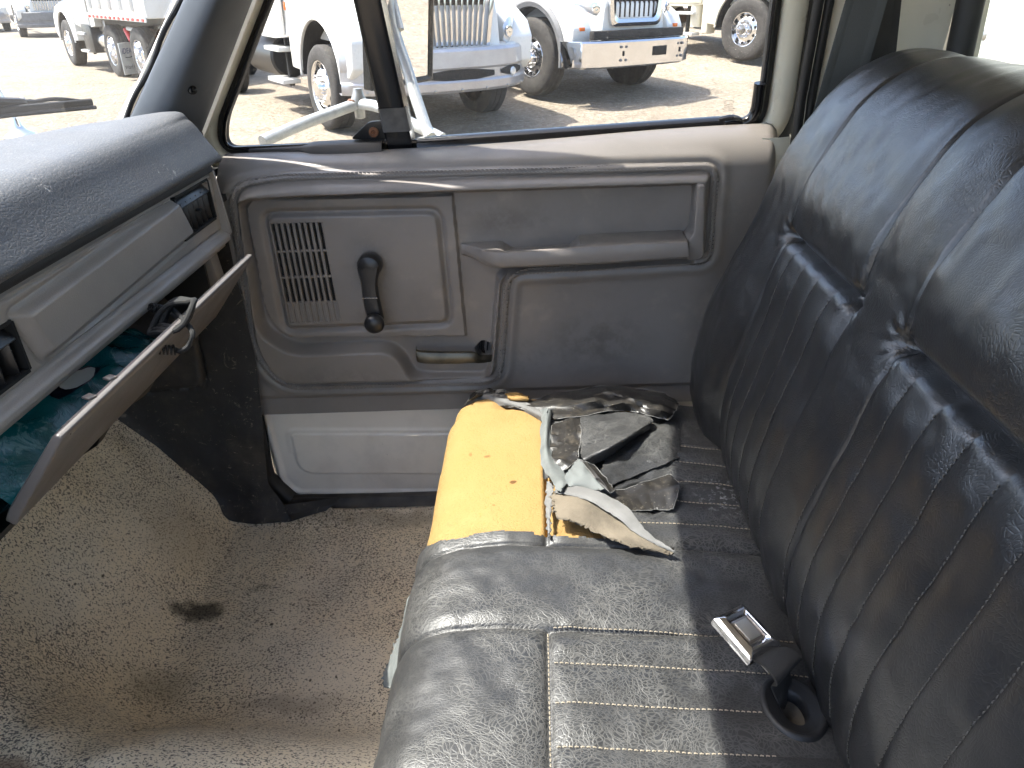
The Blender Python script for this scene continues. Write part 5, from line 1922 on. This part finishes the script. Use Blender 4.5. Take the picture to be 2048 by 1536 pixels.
def conventional(root, paint, R=0.525, style='A', hide=()):
    """Bonneted truck front: local x forward, y left, origin under the front axle."""
    T = 1.02
    for y in (-T, T):
        wheel(root, 0.0, y, R)
    for y in (-T + 0.02, T - 0.02):
        if 'rear' not in hide:
            wheel(root, -4.3, y, R, front=False)
    obj('frame_rail', mb(box((-2.2, -0.43, 0.72), (6.2, 0.08, 0.24)), box((-2.2, 0.43, 0.72), (6.2, 0.08, 0.24)), box((0, 0, 0.52), (0.14, 1.8, 0.13)), box((0.1, 0, 0.72), (0.5, 0.9, 0.35))), M['chassis'] if style == 'A' else M['brown_frame'], root, smooth=False)
    # fenders with wheel arches
    fm = paint if style != 'B' else M['grey_flare']
    ra = R + 0.155
    for sd in (-1, 1):
        ol = [(0.86, 0.62), (0.97, 0.72), (0.99, 0.98), (0.90, 1.14), (0.55, 1.34), (0.0, 1.44), (-0.95, 1.52), (-0.95, 0.62)] + [(-ra * 1.0, 0.60)] + list(reversed(arch(0.0, 0.56, ra, 16, 8, 172))) + [(ra, 0.62)]
        pts = [(q[0], sd * 0.80, q[1]) for q in ol]
        obj('fender', prism(pts, (0, sd * 0.345, 0), 0.022, 3), paint, root, angle=50)
        # dark inside of the arch and a lip
        ar = arch(0.0, 0.56, ra, 22, 0, 180)
        obj('wheel_well', gridvf(np.array([[(q[0] * 0.985, sd * yy, 0.56 + (q[1] - 0.56) * 0.985) for yy in (0.45, 1.13)] for q in ar])), M['chassis'], root)
        if style == 'B':
            fl_ = []
            for q in arch(0.0, 0.56, ra + 0.05, 26, -8, 188):
                d = nrm([q[0], 0, q[1] - 0.56])
                c_ = np.array([q[0], sd * 1.13, q[1]])
                fl_.append([c_ - d * 0.06, c_ - d * 0.055 + [0, sd * 0.05, 0], c_ + d * 0.01 + [0, sd * 0.06, 0], c_ + d * 0.06 + [0, sd * 0.03, 0], c_ + d * 0.07 + [0, -sd * 0.01, 0]])
            obj('fender_flare', gridvf(np.array(fl_)), fm, root)
        else:
            lp_ = [(q[0], sd * 1.146, q[1]) for q in arch(0.0, 0.56, ra + 0.012, 24, 0, 180)]
            obj('arch_lip', tube(lp_, 0.016, 8), paint, root)
    # hood
    obj('hood', loft([sect(-0.98, 0.98, 0.95, 1.98, 0.16), sect(-0.5, 0.93, 0.95, 1.90, 0.16), sect(0.2, 0.84, 0.9, 1.76, 0.15), sect(0.7, 0.76, 0.8, 1.58, 0.14), sect(0.98, 0.70, 0.72, 1.40, 0.12), sect(1.05, 0.66, 0.74, 1.30, 0.10)]), paint, root, angle=40)
    # cab
    obj('cab', loft([sect(-2.65, 1.12, 0.98, 2.75, 0.12), sect(-2.0, 1.14, 0.92, 2.82, 0.12), sect(-1.55, 1.14, 0.92, 2.75, 0.12), sect(-1.12, 1.12, 0.95, 1.98, 0.05), sect(-0.99, 1.10, 0.98, 1.90, 0.05)]), paint, root, angle=40)
    for sd in (-1, 1):
        obj('side_window', prism([(-2.2, sd * 1.09, 1.75), (-1.32, sd * 1.09, 1.72), (-1.62, sd * 1.06, 2.5), (-2.2, sd * 1.06, 2.5)], (0, sd * 0.06, 0), 0.01), M['cab_glass'], root)
        obj('cab_door', prism([(-2.32, sd * 1.12, 0.98), (-1.12, sd * 1.12, 0.98), (-1.12, sd * 1.12, 1.66), (-2.32, sd * 1.12, 1.70)], (0, sd * 0.035, 0), 0.012), paint, root)
        for z, wd in ((0.42, 0.62), (0.80, 0.58)):
            obj('step', box((-1.55, sd * 1.08, z), (wd, 0.24, 0.055), 0.01), M['white'] if style != 'B' else M['alloy'], root)
            obj('step_bracket', box((-1.55, sd * 0.98, z + 0.12), (0.06, 0.06, 0.40), 0.005), M['chassis'], root)
    for y in (-0.82, 0.82):
        obj('fuel_tank', lathe([(0.0, -0.6), (0.24, -0.6), (0.27, -0.57), (0.27, 0.57), (0.24, 0.6), (0.0, 0.6)], (-2.55, y, 0.66), (1, 0, 0), 24), M['black_plastic'] if style == 'A' else M['alloy'], root)
    obj('windshield', prism([(-1.09, -0.9, 2.02), (-1.09, 0.9, 2.02), (-1.50, 0.86, 2.66), (-1.50, -0.86, 2.66)], (0.03, 0, 0.02)), M['cab_glass'], root, smooth=False)
    return root


def grille_bars(root, x, hw0, hw1, z0, z1, n, mat, back=0.03, bar=0.013):
    obj('grille_back', box((x - back, 0, (z0 + z1) / 2), (0.02, (hw0 + hw1), z1 - z0 - 0.02)), M['dark'], root, smooth=False)
    for k in range(n):
        t = (k + 0.5) / n * 2 - 1
        a, b = np.array([x, t * hw0, z0]), np.array([x, t * hw1, z1])
        obj('grille_bar', prism([a + [0, -bar, 0], a + [0, bar, 0], b + [0, bar, 0], b + [0, -bar, 0]], (0.03, 0, 0), 0.005), mat, root)


def headlight(root, sd, x, y, z, s=1.0):
    e = []
    for u in np.linspace(0, 1, 9):
        r = []
        for v in np.linspace(0, 1, 9):
            hgt = 0.115 * (1 - 0.55 * u) * s
            r.append([x - 0.34 * u * s * u - 0.03 * (2 * v - 1) ** 2, sd * (y + 0.30 * u * s), z + 0.10 * u * s + hgt * (2 * v - 1) * math.sqrt(max(0.02, 1 - (2 * u - 0.95) ** 4))])
        e.append(r)
    h = obj('headlight', gridvf(np.array(e)), M['lens'], root)
    obj('bulb_bowl', lathe([(0.0, 0.012), (0.03, 0.016), (0.06, 0.012), (0.062, 0.0)], (x - 0.01, sd * (y + 0.07), z + 0.02), (1, sd * 0.35, 0), 18), M['chrome'], h)
    return h


# ---------------- A: white truck in front of the vent window
cA = lotP(655, 264)
fA = np.array([0.575, -0.818])
lA = np.array([0.818, 0.575])
oA = cA[:2] + lA * 1.30
tA = truck_root('parked_truck', 'white bonneted truck with chrome barred grille and silver bumper, nearest behind the mirror', oA, fA, 'white trucks parked in a row', scale=1.14)
conventional(tA, M['white'], R=0.525 / 1.14)
grille_bars(tA, 1.06, 0.40, 0.50, 0.86, 1.62, 13, M['chrome'])
obj('grille_surround', mb(prism([(1.03, -0.47, 0.80), (1.03, -0.42, 0.80), (1.03, -0.53, 1.64), (1.03, -0.59, 1.64)], (0.07, 0, 0), 0.01), prism([(1.03, 0.47, 0.80), (1.03, 0.42, 0.80), (1.03, 0.53, 1.64), (1.03, 0.59, 1.64)], (0.07, 0, 0), 0.01), box((1.065, 0, 0.815), (0.07, 0.86, 0.07), 0.012), box((1.065, 0, 1.645), (0.07, 1.1, 0.07), 0.012)), M['chrome'], tA)
for sd in (-1, 1):
    headlight(tA, sd, 1.06, 0.70, 1.02, 1.35)
    obj('side_marker', box((-0.93, sd * 1.15, 1.30), (0.03, 0.02, 0.09), 0.004), M['amber'], tA)


def curved_bumper(root, z0, z1, mat, sweepb=0.42, hw=1.20, xf_=1.28):
    prof_ = [(-0.12, z0 + 0.02), (-0.03, z0), (0.0, z0 + 0.03), (0.012, z0 + 0.11), (0.0, z0 + 0.125), (-0.012, z0 + 0.135), (-0.012, z0 + 0.235), (0.0, z0 + 0.245), (0.012, z0 + 0.26), (0.008, z1 - 0.03), (-0.02, z1), (-0.14, z1)]
    A_ = []
    for t in np.linspace(-1, 1, 60):
        y = hw * math.sin(t * math.pi / 2) ** 1 if False else hw * t
        x = xf_ - sweepb * abs(t) ** 3.2 - 0.12 * t * t
        A_.append([[x + a * (1 if abs(t) < 0.97 else 0.6), y, z] for a, z in prof_])
    v, f = gridvf(np.array(A_))
    return obj('bumper', (v, f), mat, root, angle=30)


bA = curved_bumper(tA, 0.45, 0.90, M['silver'])
M['grille_dark'] = M['dark']
for y0, y1, z0, z1 in ((-0.45, 0.45, 0.575, 0.69), (0.55, 0.98, 0.59, 0.69), (-0.98, -0.55, 0.59, 0.69)):
    q = []
    for y in np.linspace(y0, y1, 12):
        t = y / 1.20
        x = 1.28 - 0.42 * abs(t) ** 3.2 - 0.12 * t * t - 0.006
        e = 0.03 * (1 - min(1, 3 * min(y - y0, y1 - y) / (y1 - y0)))
        q.append([[x, y, z0 + e], [x + 0.004, y, (z0 + z1) / 2], [x, y, z1 - e]])
    obj('bumper_opening', gridvf(np.array(q)), M['dark'], bA)
for y in (-0.77, 0.77):
    obj('fog_light', lathe([(0.0, 0.02), (0.04, 0.015), (0.05, 0.0)], (1.28 - 0.42 * (0.77 / 1.2) ** 3.2 - 0.12 * 0.41 + 0.004, y, 0.62), (1, 0.3 * np.sign(y), 0), 16), M['lens'], bA)
for y in np.linspace(-1.0, 1.0, 7):
    t = y / 1.20
    obj('bumper_bolt', lathe([(0.0, 0.012), (0.014, 0.008), (0.016, 0.0)], (1.285 - 0.42 * abs(t) ** 3.2 - 0.12 * t * t, y, 0.48), (1, 0, 0), 10), M['dull_steel'], bA)
obj('valance', loft([sect(0.95, 1.02, 0.70, 0.93, 0.03), sect(1.10, 0.86, 0.72, 0.90, 0.03)]), M['white'], tA)

# ---------------- B: white truck with chrome bumper
cB, cB2 = lotP(1062, 198), lotP(1275, 159)
fB = np.array([0.62, -0.785])
lB = np.array([0.785, 0.62])
oB = cB[:2] + lB * 1.14
tB = truck_root('parked_truck', 'white truck with flat chrome bumper and grey wheel flare beside the barred-grille truck', oB, fB, 'white trucks parked in a row')
conventional(tB, M['white'], R=0.56, style='B')
sb = roundpoly([(-0.52, 1.00), (0.52, 1.00), (0.60, 1.75), (-0.60, 1.75)], 0.12, 8)
si = roundpoly([(-0.42, 1.10), (0.42, 1.10), (0.49, 1.67), (-0.49, 1.67)], 0.10, 8)
sg_ = []
for d, x in ((sb, 1.05), (sb * 1.0, 1.10), ((sb + si) / 2, 1.125), (si, 1.10), (si, 1.02)):
    sg_.append([(x, p[0], p[1]) for p in d])
obj('grille_surround', gridvf(np.array(sg_), closev=True), M['chrome'], tB)
obj('grille_back', ([(1.03, p[0], p[1]) for p in si], [tuple(range(len(si)))]), M['dark'], tB, smooth=False)
for k in range(9):
    y = -0.40 + 0.1 * k
    obj('grille_bar', box((1.045, y, 1.39), (0.02, 0.035, 0.54), 0.006), M['chassis'], tB)
for sd in (-1, 1):
    headlight(tB, sd, 1.03, 0.68, 1.22, 0.9)
    obj('side_marker', box((0.985, sd * 0.98, 0.98), (0.03, 0.10, 0.05), 0.006), M['amber'], tB)
A_ = []
prof_ = [(-0.10, 0.46), (-0.03, 0.455), (0.0, 0.48), (0.0, 0.80), (-0.02, 0.825), (-0.10, 0.83)]
for y, x in ((-1.24, 0.82), (-1.22, 0.98), (-1.12, 1.16), (-0.85, 1.29), (-0.4, 1.33), (0, 1.34), (0.4, 1.33), (0.85, 1.29), (1.12, 1.16), (1.22, 0.98), (1.24, 0.82)):
    A_.append([[x + a, y, z] for a, z in prof_])
bB = obj('bumper', gridvf(np.array(A_)), M['chrome'], tB, angle=25)
obj('plate_recess', box((1.338, 0.30, 0.66), (0.012, 0.30, 0.13), 0.01), M['dark'], bB)
for yy in (-0.45, 0.80):
    for k, (dy, dz_) in enumerate(((-0.05, 0.09), (0.05, 0.09), (-0.05, -0.09), (0.05, -0.09))):
        obj('bumper_hole', lathe([(0.0, 0.005), (0.018, 0.005), (0.02, -0.02)], ((1.336 if yy < 0 else 1.30), yy + dy, 0.65 + dz_), (1, 0.1 * np.sign(yy), 0), 12), M['grey_flare'], bB)
    obj('bumper_slot', box(((1.334 if yy < 0 else 1.298), yy, 0.65), (0.014, 0.022, 0.07), 0.004), M['dark'], bB)
obj('air_dam', box((1.16, 0, 0.90), (0.10, 1.9, 0.12), 0.02), M['chassis'], tB)
obj('front_axle_beam', box((0.35, 0.0, 0.50), (1.5, 0.7, 0.10), 0.02), M['brown_frame'], tB)

# ---------------- C: ivory truck behind the rear edge of the window
cC = lotP(1480, 128)
oC = cC[:2] + lB * 1.14
tC = truck_root('parked_truck', 'ivory truck at the far right of the side window, only one polished wheel in view', oC, fB, 'white trucks parked in a row')
conventional(tC, M['ivory'], R=0.55, style='C')
obj('tool_box', box((-0.98, -1.02, 0.72), (0.16, 0.26, 0.56), 0.03), M['ivory'], tC)
obj('air_tank', lathe([(0.0, -0.3), (0.12, -0.3), (0.13, 0.3), (0.0, 0.3)], (-1.32, -1.0, 0.85), (0, 0, 1), 20), M['ivory'], tC)

# ---------------- D and E: the trucks seen through the windshield
cD = lotP(42, 74)
fD = np.array([0.60, -0.80])
oD = cD[:2] + np.array([0.80, 0.60]) * 1.14
tD = truck_root('parked_truck', 'distant truck facing the camera with dark lower bumper, behind the dump truck', oD, fD, 'white trucks parked in a row')
conventional(tD, M['white'], style='A', hide=('rear',))
grille_bars(tD, 1.06, 0.52, 0.56, 0.98, 1.60, 11, M['chrome'])
for sd in (-1, 1):
    headlight(tD, sd, 1.04, 0.64, 1.10)
bD = curved_bumper(tD, 0.36, 0.92, M['grey_flare'])
oD2 = lotP(0, 66)[:2] + np.array([-1.6, 1.2])
tD2 = truck_root('parked_truck', 'farthest truck at the left picture edge, mostly cut off', oD2, fD, 'white trucks parked in a row')
conventional(tD2, M['white'], style='A', hide=('rear',))
curved_bumper(tD2, 0.36, 0.80, M['silver'])

cE, cE2 = lotP(150, 131), lotP(238, 153)
fE = nrm(np.append(cE[:2] - cE2[:2], 0))[:2]
lE = np.array([-fE[1], fE[0]])
oE = cE[:2] - lE * 1.14
WB = float(np.linalg.norm(cE[:2] - cE2[:2]))
tE = truck_root('dump_truck', 'white dump truck with red reflective strip and white mud flap seen through the windshield', oE, fE, cat='dump truck')
conventional(tE, M['white'], style='C', hide=('rear',))
headlight(tE, 1, 1.02, 0.66, 1.03)
for k in range(2):
    for sd in (-1, 1):
        wheel(tE, -WB - 1.85 * k, sd * 1.02, front=False)
obj('battery_box', box((-1.95, 0.98, 0.72), (0.75, 0.36, 0.62), 0.03), M['black_plastic'], tE)
xb0, xb1 = -2.75, -WB - 3.0
body = obj('dump_body', mb(box(((xb0 + xb1) / 2, 0, 1.95), (xb0 - xb1, 2.44, 1.45), 0.03)), M['white'], tE)
obj('body_rail', box(((xb0 + xb1) / 2, 1.235, 1.215), (xb0 - xb1 - 0.02, 0.03, 0.10), 0.006), M['white'], body)
for x in np.arange(xb0 - 0.35, xb1, -0.72):
    obj('side_rib', box((x, 1.25, 2.0), (0.09, 0.07, 1.3), 0.015), M['white'], body)
for k, x in enumerate(np.arange(xb0 - 0.18, xb1 + 0.1, -0.30)):
    obj('reflector', box((x, 1.255, 1.205), (0.15, 0.012, 0.05), 0.002), M['red_lens'], body)
obj('chassis_guard', box((-WB + 1.05, 0.95, 0.95), (0.5, 0.04, 0.30), 0.01), M['dull_steel'], tE)
for x, rr3 in ((-WB - 0.75, 0.5),):
    obj('brake_can', lathe([(0.0, -0.16), (0.05, -0.16), (0.05, 0.16), (0.0, 0.16)], (x, 0.96, 0.86), (1, 0, 0.9), 14), M['red_lens'], tE)
    obj('brake_line', lathe([(0.0, -0.2), (0.04, -0.2), (0.04, 0.2), (0.0, 0.2)], (x - 0.25, 0.96, 0.98), (1, 0, 0.05), 14), M['flap_white'], tE)
# mud flap hung behind the first rear wheel
fp0 = np.array([-WB - 0.62, 1.02, 0.08])
fr_ = Matrix.Rotation(math.radians(38), 3, 'Z')
fl_ = box((-WB - 0.80, 0.98, 0.42), (0.02, 0.80, 0.62), 0.006, fr_)
flap = obj('mud_flap', fl_, M['flap_white'], tE)


def flap_text(s, z, size, mat, nm, ital=0.0):
    v, f = text_mesh(s, size)
    obj(nm, ([tuple(Vector((-WB - 0.80, 0.98, 0)) + fr_ @ Vector((-0.013, -q[0] - ital * q[1], z + q[1]))) for q in v], f), mat, flap, smooth=False)


flap_text('IDEALEASE', 0.52, 0.15, M['navy'], 'flap_lettering', 0.25)
flap_text('Ward Idealease', 0.22, 0.11, M['ink'], 'flap_lettering')
obj('flap_swoosh', tube([tuple(Vector((-WB - 0.80, 0.98, 0)) + fr_ @ Vector((-0.012, y, 0.46 - 0.02 * abs(math.sin(y * 9))))) for y in np.linspace(-0.26, 0.26, 16)], 0.008, 6), M['ink'], flap)

# ================================================================== door mirror on its tube bracket
mir = thing('side_mirror', 'tall rectangular side mirror on grey tube brackets outside the passenger window', 'mirror', (-0.4, 1.62, 0.85))
t1 = [P(525, 283, Y=1.56), P(600, 250, Y=1.64), P(680, 220, Y=1.71), P(716, 207, Y=1.74)]
t2 = [P(716, 207, Y=1.74), P(760, 215, Y=1.70), P(820, 245, Y=1.62), P(885, 278, Y=1.55)]
t3 = [P(770, -260, Y=1.70), P(776, 0, Y=1.68), P(818, 150, Y=1.63), P(850, 250, Y=1.57), P(862, 275, Y=1.545)]
for nm, t, r in (('brace_tube', t1, 0.0125), ('brace_tube', t2, 0.012), ('mirror_post', t3, 0.012)):
    obj(nm, tube(list(catmull(t, 7)), r, 12), M['silver_paint'], mir)
jt = P(718, 207, Y=1.74)
obj('clamp_joint', mb(lathe([(0.0, 0.032), (0.010, 0.031), (0.012, 0.02), (0.016, 0.012), (0.017, -0.004), (0.012, -0.008), (0.011, -0.03), (0.0, -0.033)], jt, (0.05, 0, 1), 14)), M['dull_steel'], mir)
obj('rusty_clamp', mb(box(jt + [-0.006, 0, 0.002], (0.036, 0.03, 0.016), 0.004, Matrix.Rotation(0.3, 3, 'Z'))), M['rust'], mir)
mn = nrm([0.80, -0.58, -0.16])
mu = nrm(np.array([0, 0, 1.0]) - mn * mn[2])
mr = np.cross(mu, mn)
mr = mr if mr[0] > 0 else -mr
corner = P(856, 152, Y=1.78)                     # lower right corner of the glass
hw_, hh2 = 0.085, 0.20
mc = corner - mr * hw_ + mu * hh2
RM = Matrix([[mr[i], mu[i], mn[i]] for i in range(3)]).to_4x4()
MM = Matrix.Translation(Vector(mc)) @ RM
obj('mirror_glass', xf(box((0, 0, 0.0), (2 * hw_, 2 * hh2, 0.004)), MM), M['mirror'], mir, smooth=False)
fr2 = []
for d, z in ((-0.002, 0.004), (0.004, 0.008), (0.009, 0.006), (0.010, -0.012), (-0.02, -0.02)):
    rp_ = roundpoly([(-hw_ - d, -hh2 - d), (hw_ + d, -hh2 - d), (hw_ + d, hh2 + d), (-hw_ - d, hh2 + d)], 0.006, 4)
    fr2.append([(p[0], p[1], z) for p in rp_])
v, f = gridvf(np.array(fr2), closev=True)
f.append(tuple(len(v) - len(fr2[0]) + k for k in range(len(fr2[0]))))
obj('mirror_frame', xf((v, f), MM), M['black_plastic'], mir)
obj('mirror_bracket', tube([mc - mn * 0.02, mc - mn * 0.05 + mu * 0.02, P(800, 60, Y=1.665)], 0.009, 10), M['silver_paint'], mir)

# ================================================================== white cargo body behind the cab
cg = thing('cargo_body', 'white riveted cargo body seen through the rear window', 'cargo body', (0.86, 0.6, 0.0))
M['cargo_white'] = wpaint('cargo_body_paint', (0.56, 0.57, 0.53), 0.3)
obj('front_wall', box((0.90, 0.58, 1.05), (0.08, 2.30, 2.3), 0.02), M['cargo_white'], cg)
for z in np.arange(0.78, 1.35, 0.075):
    for y in (1.615, ):
        obj('rivet', lathe([(0.0, 0.004), (0.006, 0.003), (0.010, 0.0)], (0.860, y - 0.04 * (z - 0.9), z), (-1, 0, 0), 12), M['dull_steel'], cg)
obj('corner_post', box((0.87, 1.70, 1.05), (0.05, 0.07, 2.3), 0.01), M['dull_steel'], cg)
